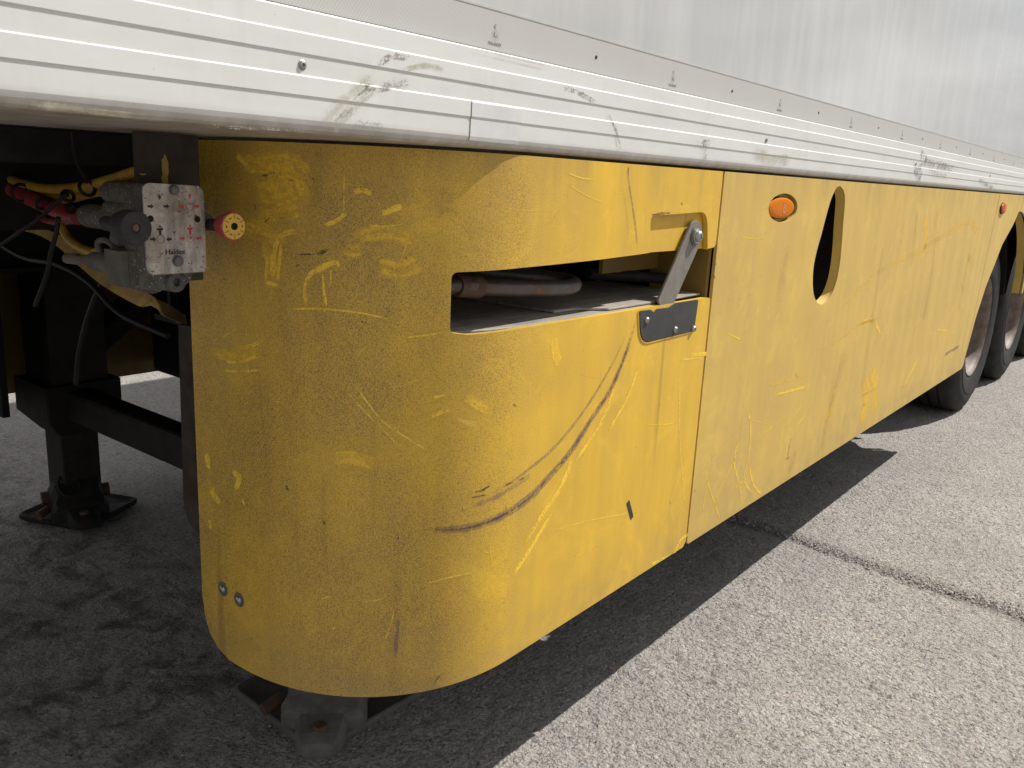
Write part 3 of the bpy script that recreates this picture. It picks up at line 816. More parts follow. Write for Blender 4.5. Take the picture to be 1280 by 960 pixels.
# up the seam to the top of the flap, back along the flap edge, round the slot, along the arm
flap = [(SE, 1.030), (1.826, 1.040), (1.800, 1.0425), pz(800, 386), pz(752, 394), pz(700, 402.5), pz(650, 410.5), pz(610, 416.5), pz(585, 418.5)]
slot_l = rounded([pz(600, 417.5), pz(562.5, 416.5), pz(564.5, 340.5), pz(610, 338.5)], [0, 0.010, 0.012, 0], 5)
arm = [pz(650, 335), pz(700, 330), pz(750, 324.5), pz(798, 318.2), (pz(812, 316)[0]-0.004, 1.1525), pz(811, 310)]
pocket = rounded([pz(812, 316), pz(813.5, 270), pz(884.5, 264.5), pz(884.5, 312)], [0, 0.012, 0.040, 0], 7)
arm_end = rounded([pz(884.8, 311), (SE, 1.1565), (SE, 1.25)], [0.0, 0.014, 0.0], 5)
loop = out + flap + slot_l[1:-1] + [pz(610, 338.5)] + arm[:4] + pocket + arm_end + [(SE, ZT)]
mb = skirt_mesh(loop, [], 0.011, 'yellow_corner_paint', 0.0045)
# top flange of the skirt
pl = [surf(PS[k], ZT-0.003, 0.004) for k in range(len(PS))] + [Vector((SE, 0.004, ZT-0.003))]
pl2 = [surf(PS[k], ZT-0.003, 0.06) for k in range(len(PS))] + [Vector((SE, 0.06, ZT-0.003))]
# pocket back plate
zb_, zt_ = 1.1535, 1.2320
mb2 = MB()
n_before = len(mb.f)
pa = rounded([(1.500, zb_), (1.500, zt_+0.004), (1.826, zt_+0.004), (1.826, zb_)], [0, 0.01, 0.04, 0], 6)
mb.prism(pa, 'y', 0.0125, 0.020, 'yellow_corner_paint')
pr_ = rounded([(1.5265, zb_), pz(813.5, 270), pz(884.5, 264.5), (1.8085, zb_)], [0, 0.012, 0.040, 0], 7)
mb.add([(p[0], 0.005, p[1]) for p in pr_] + [(p[0], 0.014, p[1]) for p in pr_], [(i, i+1, i+1+len(pr_), i+len(pr_)) for i in range(len(pr_)-1)], 'yellow_corner_paint', True)
mb.nrm.update({})
# inner return: yellow wall at the seam end of the slot
mb.box((1.8235, 0.012, 1.03), (1.8365, 0.16, 1.1520), 'yellow_inner_shaded')
mb.box((1.58, 0.140, 1.095), (1.823, 0.150, 1.1520), 'yellow_inner_shaded')
# --- scuffs and scratches on the corner skirt
M = lambda *a, **k: mark(mb, *a, **k)
M([(330,198),(352,214),(372,226),(386,232)], 18, 'scuff_clean'); M([(318,210),(345,212),(375,205),(390,222)], 12, 'scuff_clean')
M([(330,225),(350,222),(372,228),(384,255)], 16, 'scuff_clean'); M([(295,192),(305,203),(320,218)], 9, 'scuff_clean'); M([(340,262),(360,255),(378,250)], 12, 'scuff_clean')
M([(372,288),(352,294),(343,312),(341,350)], [9, 11, 10], 'scuff_clean'); M([(352,300),(349,330),(347,352)], 6, 'scuff_clean'); M([(334,318),(332,352)], 4, 'scuff_clean'); M([(330,352),(348,357)], 6, 'scuff_clean'); M([(330,300),(340,330),(338,345)], 18, 'scuff_clean')
M([(424,326),(408,332),(388,344),(381,360),(383,388)], [10, 10, 7, 6], 'scuff_clean'); M([(403,340),(405,360),(408,384)], [4, 5, 7], 'scuff_clean'); M([(414,336),(413,360)], 4, 'scuff_clean'); M([(420,324),(424,334)], 4, 'scuff_clean')
M([(440,240),(452,238),(466,242)], 8, 'scuff_clean'); M([(405,282),(420,276),(434,266)], 7, 'scuff_clean'); M([(475,268),(490,262),(504,258)], 10, 'scuff_clean'); M([(430,310),(440,314),(452,312)], 16, 'scuff_clean')
M([(360,386),(400,386),(450,391),(490,400)], 3, 'scuff_clean'); M([(505,422),(530,419),(560,414)], 3, 'scuff_clean'); M([(280,452),(300,452),(326,444)], 5, 'scuff_clean'); M([(276,462),(300,464),(330,462)], 4, 'scuff_clean'); M([(295,436),(315,432),(332,424)], 6, 'scuff_clean')
M([(257,566),(260,578),(261,586)], [14, 13], 'scuff_clean'); M([(264,610),(270,622),(276,630)], [16, 14], 'scuff_clean'); M([(290,590),(300,596),(294,612)], 10, 'scuff_clean'); M([(262,648),(263,662)], 8, 'scuff_clean'); M([(303,622),(306,632)], 5, 'scuff_clean')
M([(434,468),(450,490),(480,528),(520,554),(538,566)], 2.6, 'line_bright'); M([(430,484),(452,510),(480,538),(502,562)], 1.8, 'line_bright')
M([(540,497),(550,495),(558,494)], 5, 'scuff_clean'); M([(537,522),(550,516),(564,512)], [6, 8, 6], 'scuff_clean'); M([(568,522),(585,530),(598,528)], 9, 'scuff_pale'); M([(415,574),(440,572),(470,582)], 20, 'scuff_clean')
M([(580,495),(595,505),(612,515)], 12, 'scuff_clean'); M([(515,430),(518,436)], 4, 'scuff_pale')
M([(378,288),(386,282),(392,286)], 2, 'dirt_run')
M([(300,200),(325,206),(352,202),(380,214)], 24, 'scuff_clean'); M([(318,236),(345,240),(372,238)], 26, 'scuff_clean'); M([(320,270),(350,268),(378,262)], 20, 'scuff_clean'); M([(300,280),(330,292),(360,296)], 24, 'scuff_clean')
M([(322,222),(345,216),(366,226),(384,224)], 3, 'scuff_dark'); M([(318,240),(322,228),(336,222)], 3, 'dirt_run'); M([(340,206),(356,212),(352,222)], 2.5, 'dirt_run')
M([(262,440),(300,446),(330,440)], 14, 'scuff_clean'); M([(470,330),(500,336),(525,326)], 22, 'scuff_clean'); M([(440,300),(480,290),(520,300)], 20, 'scuff_clean')
# big arc gouge and its companions
M([(797,393),(790,418),(777,455),(760,492),(735,530),(712,566),(690,592),(664,620),(636,640),(605,654),(575,661),(545,662),(528,659)], [7, 8, 9, 10, 11, 11, 12, 11, 10, 9, 6], 'scuff_grey')
M([(797,393),(790,418),(777,455),(760,492),(735,530),(712,566),(690,592),(664,620),(636,640),(605,654),(575,661),(545,662),(528,659)], [1.5, 3, 2.5, 3.5, 3.5, 4, 4, 3], 'gouge_core')
M([(786,412),(768,450),(742,495),(716,532),(690,562),(664,584),(640,602),(612,618)], 5, 'scuff_faint'); M([(790,404),(774,440),(752,480)], 2, 'scuff_clean')
M([(668,590),(645,606),(618,622),(590,632)], 7, 'scuff_faint'); M([(592,616),(604,612),(614,606)], [4, 5, 3], 'scuff_dark'); M([(644,602),(655,597)], 3.5, 'scuff_dark'); M([(588,622),(610,618)], 3, 'scuff_dark'); M([(632,606),(642,602)], 2, 'scuff_dark')
M([(568,630),(578,631)], 3, 'scuff_dark'); M([(640,505),(646,508)], 4.5, 'scuff_dark'); M([(631,514),(634,514)], 2.5, 'scuff_dark')
M([(720,560),(700,610),(680,640),(655,680)], 10, 'scuff_clean'); M([(770,480),(750,530),(716,580)], 8, 'scuff_clean'); M([(690,640),(660,690),(640,720)], 9, 'scuff_clean'); M([(800,455),(782,500),(760,540)], 7, 'scuff_clean'); M([(800,640),(740,650),(690,664)], 1.6, 'line_bright')
M([(700,455),(694,440),(692,420)], 16, 'scuff_clean'); M([(848,446),(850,560),(857,640)], 2, 'line_bright'); M([(840,700),(850,676),(860,668)], 6, 'scuff_clean'); M([(812,706),(838,694)], 4, 'line_bright'); M([(862,444),(884,442)], 6, 'scuff_clean')
M([(850,450),(880,447)], 2.5, 'line_bright')
# short black tape mark
M([(784.5,627),(790,648)], 8, 'tape_black')
# upper arm: rubbed dirt lines
M([(783,206),(788,240),(794,280),(797,314)], [3, 4, 5, 5], 'scuff_faint'); M([(776,225),(782,260),(786,300)], 5, 'dirt_run'); M([(806,250),(808,300)], 2.5, 'dirt_run'); M([(785,207),(786,220)], 4, 'scuff_dark')
M([(812,269),(826,267),(840,266)], [4, 5, 4], 'scuff_dark'); M([(700,262),(690,274)], 3, 'dirt_run'); M([(678,282),(690,278)], 3, 'dirt_run'); M([(851,254),(854,256)], 3, 'scuff_dark')
M([(560,236),(552,250),(548,264)], 18, 'dirt_run'); M([(545,270),(560,262),(575,268)], 10, 'dirt_run')
# flecks and runs on the corner
M([(396,318),(404,315),(410,312)], [6, 8, 5], 'scuff_dark'); M([(372,318),(396,318)], 3, 'scuff_dark'); M([(317,254),(320,262)], 4, 'scuff_dark'); M([(350,273),(358,273)], 5, 'scuff_dark'); M([(390,222),(394,228)], 2.5, 'scuff_dark'); M([(330,278),(338,272)], 2.5, 'scuff_dark'); M([(306,290),(330,302)], 3, 'scuff_dark')
M([(398,178),(396,210),(395,240),(393,300)], 16, 'dirt_run'); M([(323,450),(326,500),(334,580),(340,640)], 5, 'dirt_run'); M([(364,460),(368,510)], 4, 'dirt_run'); M([(500,700),(497,760),(492,830),(488,868)], 12, 'dirt_run'); M([(376,720),(372,690),(370,640)], 10, 'dirt_run'); M([(498,772),(494,822)], 4, 'scuff_grey')
M([(358,606),(360,614)], 4.5, 'scuff_dark'); M([(404,650),(406,656)], 4, 'scuff_dark'); M([(286,518),(288,522)], 3.5, 'scuff_dark'); M([(422,800),(426,812)], 8, 'dirt_run'); M([(436,834),(444,842)], 9, 'dirt_run'); M([(452,776),(456,780)], 6, 'dirt_run'); M([(535,848),(555,846)], 7, 'dirt_run'); M([(540,856),(552,842)], 2.5, 'scuff_dark'); M([(605,778),(610,790)], 4, 'dirt_run'); M([(620,790),(626,800)], 2, 'dirt_run')
M([(398,750),(410,746),(418,744)], 2, 'line_bright'); M([(450,752),(470,750),(482,748)], 1.5, 'line_bright'); M([(530,730),(560,722),(590,716)], 2.5, 'line_bright')
random.seed(11)
for k in range(90):
    px = random.uniform(262, 870); py = random.uniform(200, 840)
    if 560 < px and 320 < py < 430: continue
    if py > 700 and (px > 640 or px < 300): continue
    a = random.uniform(0, 3.1); L_ = random.uniform(2, 6)
    M([(px, py), (px+L_*math.cos(a), py+L_*math.sin(a))], random.uniform(1.2, 2.8), random.choice(['scuff_dark', 'dirt_run', 'dirt_run', 'scuff_clean']))
for k in range(32):
    px = random.uniform(262, 860); py = random.uniform(200, 800)
    if 540 < px and 310 < py < 435: continue
    if py > 700 and (px > 640 or px < 300): continue
    a = random.choice([random.uniform(-0.6, 0.5), random.uniform(1.2, 1.9)]); L_ = random.uniform(15, 60)
    M([(px, py), (px+L_*math.cos(a)*.5, py+L_*math.sin(a)*.5+2), (px+L_*math.cos(a), min(840, py+L_*math.sin(a)))], random.uniform(1.0, 2.2), random.choice(['scuff_clean', 'scuff_pale', 'dirt_run', 'scuff_clean']))
front = mb.build('front_skirt', trailer)

# grey locking bar and black plate on the flap
mb = MB()
piv = at_y(867.5, 295, 0.003)
bot = at_y(829.5, 384, 0.003)
d = (bot - piv); d.y = 0; L_ = d.length; d.normalize(); sd = Vector((d.z, 0, -d.x))
hw = 0.0335
pts = []
for k in range(13):
    a = math.pi*k/12
    pts.append(piv - d*math.sin(a)*hw*0.98 + sd*math.cos(a)*hw)
ends = [bot - sd*hw*0.86 + d*0.020, bot + sd*hw*1.0 + d*0.004]
poly = [(p.x, p.z) for p in pts] + [(e.x, e.z) for e in ends]
mb.prism(poly, 'y', 0.0005, 0.0065, 'grey_bar')
bar = mb.build('locking_bar', front, bevel=0.0012)
mb = MB()
mb.lathe((piv.x, 0.0005, piv.z), (0, -1, 0), [(-0.004, 0.021), (0.0025, 0.021), (0.003, 0.020), (0.003, 0.0165)], 'washer_grey', 28)
mb.lathe((piv.x, -0.0025, piv.z), (0, -1, 0), [(0.0, 0.0165), (0.003, 0.0163), (0.004, 0.0150), (0.004, 0.0125), (0.009, 0.0120), (0.012, 0.0085), (0.013, 0.005), (0.010, 0.0045), (0.010, 0.0001)], 'zinc', 28)
mb.cyl((piv.x, 0.02, piv.z), (piv.x, -0.008, piv.z), 0.009, 'zinc')
mb.build('pivot_bolt', front)
mb = MB()
pp = [at_y(801, 389, -0.005), at_y(802.5, 430, -0.005), at_y(869, 414, -0.005), at_y(874.5, 374.5, -0.005), at_y(846, 379, -0.005), at_y(838, 384.5, -0.005), at_y(823, 386.5, -0.005), at_y(819, 390.5, -0.005), at_y(815, 387.5, -0.005)]
poly = rounded([(p.x, p.z) for p in pp], [0.004, 0.045, 0.012, 0.006, 0.004, 0.002, 0.002, 0.002, 0.002], 6)
mb.prism(poly, 'y', -0.0028, 0.0012, 'black_plate')
lip = [Vector((p[0], 0.0, p[1])) for p in poly[2:20]]
plate = mb.build('lock_plate', front, bevel=0.0008)
mb = MB(); cc_ = Vector((sum(p[0] for p in poly)/len(poly), 0, sum(p[1] for p in poly)/len(poly)))
mb.tube([p + (p-cc_).normalized()*0.0035 for p in lip], 0.0022, 'yellow_corner_paint', 8); mb.build('recess_lip', front)
base = None
for px, py in ((808.5, 400.5), (844, 412), (867, 411)):
    q = at_y(px, py, -0.003)
    if base is None:
        mb = MB(); mb.lathe((0, 0, 0), (0, -1, 0), [(-0.001, 0.0072), (0.002, 0.0070), (0.0045, 0.0052), (0.0055, 0.003), (0.004, 0.0028), (0.004, 0.0001)], 'zinc', 18)
        base = mb.build('bolt', None); o = base
    else: o = base.copy(); COL.objects.link(o)
    o.location = (q.x, -0.0028, q.z); attach(o, front)
base = None
for px, py in ((279, 736), (299, 749.5)):
    s, z = px_s(px, py); q = surf(s, z); n_ = surf_n(s)
    if base is None:
        mb = MB()
        mb.lathe((0, 0, 0), (-1, 0, 0), [(-0.001, 0.0135), (0.0012, 0.0132), (0.0016, 0.011), (0.0016, 0.0066)], 'washer_grey', 24)
        mb.lathe((0, 0, 0), (-1, 0, 0), [(0.0012, 0.0068), (0.003, 0.0064), (0.0048, 0.004), (0.0052, 0.0001)], 'zinc', 18)
        base = mb.build('rivet', None); o = base
    else: o = base.copy(); COL.objects.link(o)
    o.location = q; o.rotation_euler = (0, 0, math.atan2(n_.y, n_.x) - math.pi); attach(o, front)

# --- long middle skirt
A = Vector((1.8375, 0.0))
tear_px = [(1050.3,232.5),(1054.5,238),(1056.3,247),(1055.6,262),(1054,280),(1052.5,303),(1050.3,327),(1047,346),(1043,360),(1038,371),(1032,378.5),(1025.7,380.5),(1020.5,376.5),(1017.3,368),(1015.9,352.6),(1017.2,332.6),(1021.3,313),(1026.6,294),(1031,277),(1035.7,259.6),(1039,249),(1042.5,240.5),(1046,234.5)]
tear = [(p.x, p.z) for p in (at_y(a, b) for a, b in tear_px)]
tear = [(p.x, p.y) for p in curve([Vector((a, b, 0)) for a, b in tear + tear[:1]], 3)][:-1]
# lamp recess
lc = (2.206, 1.2445); LA, LB = 0.098, 0.0365
lamp_hole = [(lc[0] + LA*math.cos(2*math.pi*k/40), lc[1] + LB*math.sin(2*math.pi*k/40)) for k in range(40)]
br, bb = (5.128, ZT), (4.952, ZB)
outl = rounded([(A.x, ZT), (A.x, ZB), bb, br], [0.004, 0.012, 0.05, 0.004], 5)
mb = skirt_mesh(outl, [tear, lamp_hole], 0.008, 'yellow_side_paint', 0.003, curved=False)
# moulded returns (inner walls) of the teardrop handhold and lamp recess
def wall_ring(mb, loop, y0, y1, mat, shrink=1.0, dx=0.0):
    cx = sum(p[0] for p in loop)/len(loop); cz = sum(p[1] for p in loop)/len(loop)
    r0 = [(p[0], y0, p[1]) for p in loop]; r1 = [(cx+dx+(p[0]-cx)*shrink, y1, cz+(p[1]-cz)*shrink) for p in loop]
    mb.rings([r0, r1], mat, cap=False)
wall_ring(mb, tear, 0.006, 0.027, 'yellow_side_paint', 0.97)
wall_ring(mb, lamp_hole, 0.006, 0.018, 'yellow_side_paint')
mb.add([(p[0], 0.0175, p[1]) for p in lamp_hole], [tuple(range(40))], 'yellow_side_paint')
# marks
M = lambda *a, **k: mark(mb, *a, **k)
M([(1050,388),(1075,360),(1105,335),(1140,318),(1170,300),(1205,280),(1225,278)], [5, 6, 7, 8, 8, 6], 'scuff_pale'); M([(1020,440),(1045,428),(1075,406),(1105,396)], 4, 'scuff_pale')
M([(1072,406),(1088,400),(1096,408),(1102,422)], [5, 6, 4], 'scuff_clean'); M([(1215,280),(1222,290)], 10, 'scuff_pale'); M([(1210,320),(1218,330)], 10, 'scuff_pale'); M([(1200,352),(1206,366)], 4, 'scuff_pale')
M([(958,482),(985,476),(1010,470)], 5, 'scuff_pale'); M([(966,494),(990,488),(1012,482)], 4, 'scuff_clean'); M([(932,508),(938,530),(936,570),(930,600),(945,622)], [4, 3, 3], 'line_bright'); M([(922,546),(918,580),(925,610),(928,634)], 4, 'line_bright'); M([(936,580),(942,606),(952,618)], 4, 'scuff_clean')
M([(1006,498),(992,520),(978,540),(972,570)], 2.4, 'line_bright'); M([(1016,506),(1002,524),(986,545),(978,556)], 2.4, 'line_bright'); M([(924,540),(920,570),(900,610),(892,640)], 2, 'scuff_clean'); M([(880,590),(890,620),(900,650)], 2.5, 'scuff_clean'); M([(884,600),(878,640)], 2, 'scuff_clean')
M([(984,576),(986,560),(990,546)], [4, 3, 2], 'scuff_dark'); M([(982,574),(987,572)], 5, 'scuff_dark'); M([(994,466),(996,472)], 2.5, 'scuff_dark'); M([(1030,530),(1040,506),(1044,480)], 8, 'scuff_clean')
M([(1092,520),(1094,490),(1090,460)], 22, 'scuff_clean'); M([(1128,486),(1140,462),(1146,450)], 5, 'scuff_clean'); M([(1112,506),(1116,496)], 5, 'scuff_clean'); M([(1155,270),(1158,300),(1150,330)], 12, 'scuff_clean'); M([(1160,245),(1163,290),(1158,330)], 3, 'dirt_run'); M([(1130,275),(1126,310)], 6, 'dirt_run'); M([(1055,440),(1050,480)], 4, 'dirt_run'); M([(1180,444),(1190,438),(1200,432)], 4, 'scuff_grey'); M([(1140,415),(1150,404),(1155,395)], 4, 'scuff_pale')
M([(890,332),(896,329)], 4, 'scuff_dark'); M([(892,344),(894,348)], 3, 'scuff_dark'); M([(870,240),(880,300)], 3, 'dirt_run'); M([(940,560),(960,540),(985,520)], 1.5, 'scuff_pale'); M([(870,600),(900,560),(930,530)], 1.5, 'scuff_pale')
M([(1146,262),(1143,300),(1138,340)], 16, 'dirt_run'); M([(1172,250),(1166,330),(1150,420)], 22, 'dirt_run'); M([(1062,420),(1040,500),(1020,580)], 26, 'dirt_run'); M([(1105,300),(1090,400),(1075,500)], 18, 'dirt_run'); M([(985,300),(970,400)], 20, 'dirt_run'); M([(1080,470),(1084,500),(1076,530)], 26, 'scuff_clean'); M([(1215,300),(1205,350),(1195,400)], 14, 'dirt_run'); M([(995,560),(990,580),(984,590)], 18, 'dirt_run')
random.seed(5)
for k in range(22):
    px = random.uniform(900, 1220); py = random.uniform(240, 620)
    s, z = px_s(px, py)
    if z < ZB+0.05 or s > 4.9: continue
    if 1005 < px < 1065 and 225 < py < 390: continue
    if 950 < px < 1005 and 235 < py < 285: continue
    a = random.uniform(-0.9, 0.6); L_ = random.uniform(4, 30)
    M([(px, py), (px+L_*math.cos(a), py+L_*math.sin(a)*.8)], random.uniform(1.0, 2.5), random.choice(['scuff_clean', 'scuff_pale', 'dirt_run', 'dirt_run', 'scuff_dark'] if L_ < 9 else ['scuff_clean', 'scuff_pale', 'dirt_run']))
mid = mb.build('middle_skirt', trailer)
def marker_lamp(cx, cz, a_, b_, y0, parent, lens):
    mb = MB(); rings = []
    for h_, k_ in ((0.012, 1.0), (-0.002, 1.0), (-0.004, 0.95)):
        rings.append([(cx + a_*k_*math.cos(2*math.pi*i/36), y0+h_, cz + b_*k_*math.sin(2*math.pi*i/36)) for i in range(36)])
    mb.rings(rings, 'gap_dark')
    rings = []
    for h_, k_ in ((-0.003, 0.95), (-0.006, 0.93), (-0.0085, 0.86), (-0.0100, 0.70), (-0.0108, 0.35), (-0.011, 0.02)):
        rings.append([(cx + a_*k_*math.cos(2*math.pi*i/36), y0+h_, cz + b_*k_*math.sin(2*math.pi*i/36)) for i in range(36)])
    mb.rings(rings, lens)
    yl = y0-0.0111
    mb.add([(cx+a_*q_[0], yl, cz+b_*q_[1]) for q_ in ((-0.02, -0.5), (0.20, -0.5), (0.20, 0.5), (-0.02, 0.5))], [(0, 1, 2, 3)], 'lens_mark')
    return mb.build('marker_lamp', parent)
marker_lamp(2.203, 1.2440, 0.0945, 0.0285, 0.010, mid, 'amber_lens')

# --- skirt piece ahead of the wheel arch
WX, WZ, WY = 5.86, 0.53, 0.10
def arc_pt(r, deg): return (WX + r*math.cos(math.radians(deg)), WZ + r*math.sin(math.radians(deg)))
AR = 0.70
arch_l = [arc_pt(AR, d_) for d_ in range(90, 176, 5)]
outl = [(5.134, ZT), (4.975, 0.505), (5.02, 0.52), (5.10, 0.56), (5.163, 0.591)] + [p for p in arch_l[::-1]] + [(WX, ZT)]
outl = [(5.1345, ZT), (4.995, 0.60), (5.08, 0.60)] + [p for p in arch_l[::-1] if p[1] > 0.60][0:] + [(WX, ZT)]
low = [(p.x, p.z) for p in (at_y(a, b) for a, b in ((1206.5,447),(1211,430),(1220,397),(1233,357),(1245,327),(1253,306),(1266.7,281)))]
arch_top = [p for p in arch_l[::-1] if p[0] > low[-1][0]+0.04]
fl_ = low + arch_top
outl = [(5.138, ZT), (4.9705, 0.470)] + low + arch_top + [(WX, ZT)]
lh = [(5.262 + 0.075*math.cos(2*math.pi*k/28), 1.2485 + 0.030*math.sin(2*math.pi*k/28)) for k in range(28)]
mb = skirt_mesh(outl, [], 0.008, 'yellow_side_paint', 0.003, curved=False)
fl = fl_
mb.add([(p[0], 0.016, p[1]) for p in fl] + [(p[0], 0.060, p[1]) for p in fl], [(i, i+1, i+1+len(fl), i+len(fl)) for i in range(len(fl)-1)], 'yellow_side_paint', True)
arch_front = mb.build('arch_skirt', trailer)
marker_lamp(5.262, 1.2485, 0.070, 0.030, -0.002, arch_front, 'red_lens')
# spandrel pieces between the wheels
base = None
SP = 1.31
for k in range(3):
    if base is None:
        right = [arc_pt(AR, d_) for d_ in range(90, 14, -5)]
        right = [p for p in right if p[0] < WX+SP/2-0.012]
        left2 = [(WX+SP - (p[0]-WX), p[1]) for p in right][::-1]
        outl = [(WX+0.004, ZT)] + right + [(WX+SP/2-0.02, 0.70), (WX+SP/2+0.02, 0.70)] + left2 + [(WX+SP-0.004, ZT)]
        mb = skirt_mesh(outl, [], 0.008, 'yellow_side_paint', 0.003, curved=False)
        fl = right + [(WX+SP/2-0.02, 0.70)]
        mb.add([(p[0], 0.016, p[1]) for p in fl] + [(p[0], 0.060, p[1]) for p in fl], [(i, i+1, i+1+len(fl), i+len(fl)) for i in range(len(fl)-1)], 'yellow_side_paint', True)
        fl = left2 + []
        mb.add([(p[0], 0.016, p[1]) for p in fl] + [(p[0], 0.060, p[1]) for p in fl], [(i, i+1, i+1+len(fl), i+len(fl)) for i in range(len(fl)-1)], 'yellow_side_paint', True)
        base = mb.build('arch_skirt', None); o = base
    else: o = base.copy(); COL.objects.link(o)
    o.location = (SP*k, 0, 0); attach(o, trailer)

# far-side skirt
mb = MB()
mb.box((1.10, WID-0.02, ZB), (5.0, WID, 1.32), 'yellow_far_shaded')
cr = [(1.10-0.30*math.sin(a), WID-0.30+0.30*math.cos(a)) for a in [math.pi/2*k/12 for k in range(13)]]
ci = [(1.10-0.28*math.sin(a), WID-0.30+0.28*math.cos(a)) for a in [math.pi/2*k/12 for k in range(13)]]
mb.prism(cr + ci[::-1], 'z', ZB, 1.32, 'yellow_far_shaded')
mb.build('far_skirt', trailer)

# ---------------------------------------------------------------- wheels
def tyre_mesh():
    mb = MB()
    W_ = 0.385
    prof = [(0.045, 0.292), (0.022, 0.300), (0.008, 0.318), (0.003, 0.345), (-0.004, 0.380), (-0.006, 0.415), (-0.002, 0.418), (-0.004, 0.448), (0.004, 0.470), (0.006, 0.474), (0.014, 0.500), (0.026, 0.520), (0.042, 0.529), (0.060, 0.531)]
    x_ = 0.060
    for k in range(4):
        c_ = 0.105 + k*0.058
        prof += [(c_-0.008, 0.533), (c_-0.005, 0.520), (c_+0.005, 0.520), (c_+0.008, 0.533)]
    prof += [(W_-h_, r) for h_, r in prof[13::-1]]
    mb.lathe((0, 0, 0), (0, 1, 0), prof, 'tyre_rubber', 96)
    return mb
def rim_mesh():
    mb = MB()
    prof = [(0.040, 0.286), (0.014, 0.296), (0.008, 0.303), (0.013, 0.306), (0.010, 0.300), (0.022, 0.287), (0.040, 0.281), (0.075, 0.276), (0.110, 0.262), (0.150, 0.255), (0.205, 0.250), (0.222, 0.235), (0.232, 0.205), (0.222, 0.170), (0.214, 0.150), (0.214, 0.0001)]
    mb.lathe((0, 0, 0), (0, 1, 0), prof, 'rim_steel', 72)
    mb.lathe((0, 0, 0), (0, 1, 0), [(0.23, 0.255), (0.345, 0.262), (0.360, 0.296)], 'rim_steel', 48)
    return mb
tyre0 = rim0 = None
def hub_mesh():
    mb = MB(); mb.lathe((0, 0, 0), (0, 1, 0), [(0.22, 0.105), (0.12, 0.100), (0.105, 0.090), (0.098, 0.060), (0.096, 0.0001)], 'rim_steel', 32)
    return mb
for k in range(3):
    e = bpy.data.objects.new('wheel', None); COL.objects.link(e); e.location = (WX + SP*k, WY, WZ); attach(e, trailer)
    if k == 0:
        tyre0 = tyre_mesh().build('tyre'); rim0 = rim_mesh().build('rim'); hub0 = hub_mesh().build('hub')
        mbn = MB()
        mbn.lathe((0, 0, 0), (0, 1, 0), [(0.0, 0.0001), (0.0, 0.010), (0.012, 0.0125), (0.040, 0.0135)], 'zinc', 6)
        nut0 = mbn.build('wheel_nut')
    trip = (tyre0, rim0, hub0) if k == 0 else (tyre0.copy(), rim0.copy(), hub0.copy())
    for o in trip:
        if k: COL.objects.link(o)
        o.parent = e; o.location = (0, 0, 0)
    for j in range(10):
        o = nut0 if (k == 0 and j == 0) else nut0.copy()
        if not (k == 0 and j == 0): COL.objects.link(o)
        a = 2*math.pi*j/10
        o.parent = e; o.location = (0.1675*math.cos(a), 0.185, 0.1675*math.sin(a))
# axles, far wheels as simple pairs
for k in range(3):
    mb = MB(); mb.cyl((WX+SP*k, 0.33, WZ), (WX+SP*k, WID-0.33, WZ), 0.07, 'chassis_black'); mb.build('axle', trailer)
    e = bpy.data.objects.new('wheel', None); COL.objects.link(e); e.location = (WX + SP*k, WID-WY, WZ); e.rotation_euler = (0, 0, math.pi); attach(e, trailer)
    for src in (tyre0, rim0):
        o = src.copy(); COL.objects.link(o); o.parent = e; o.location = (0, 0, 0)
# black mudguards above the wheels
for k in range(3):
    mb = MB(); n_ = 20
    r_o = [(WX+SP*k + 0.635*math.cos(math.radians(a)), WZ + 0.635*math.sin(math.radians(a))) for a in [14+152*j/n_ for j in range(n_+1)]]
    r_i = [(WX+SP*k + 0.628*math.cos(math.radians(a)), WZ + 0.628*math.sin(math.radians(a))) for a in [14+152*j/n_ for j in range(n_+1)]]
    mb.prism(r_o + r_i[::-1], 'y', 0.10, 0.52, 'chassis_black'); mb.build('mudguard', trailer)

# ---------------------------------------------------------------- chassis
for yb in (0.74, 1.76):
    mb = MB()
    poly = [(yb, 1.326), (yb+0.12, 1.326), (yb+0.12, 1.314), (yb+0.066, 1.314), (yb+0.066, 0.97), (yb+0.12, 0.97), (yb+0.12, 0.958), (yb, 0.958), (yb, 0.97), (yb+0.054, 0.97), (yb+0.054, 1.314), (yb, 1.314)]
    mb.prism(poly, 'x', 0.95, 12.0, 'chassis_black')
    mb.box((-1.2, yb, 1.16), (0.949, yb+0.12, 1.325), 'chassis_black')
    mb.build('chassis_beam', trailer)
for k in range(10):
    mb = MB(); mb.box((1.7+k*1.05, 0.51, 1.27), (1.78+k*1.05, WID-0.05, 1.325), 'chassis_black'); mb.build('cross_member', trailer)
mb = MB(); mb.box((X0, 0.502, 1.3275), (X1, WID-0.01, 1.345), 'underside_grey'); mb.build('floor_underside', trailer)
# side rail of the front frame seen above the hoses
mb = MB(); mb.box((-1.2, 0.54, 1.276), (0.90, 0.60, 1.3265), 'leg_black'); mb.build('frame_rail', trailer)
# wall that closes the space behind the pallet slot
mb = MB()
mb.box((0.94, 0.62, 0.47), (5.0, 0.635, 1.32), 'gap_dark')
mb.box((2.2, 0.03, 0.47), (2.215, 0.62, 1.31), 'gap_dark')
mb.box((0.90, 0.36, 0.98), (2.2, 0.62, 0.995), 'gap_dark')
mb.build('stowage_box', trailer)

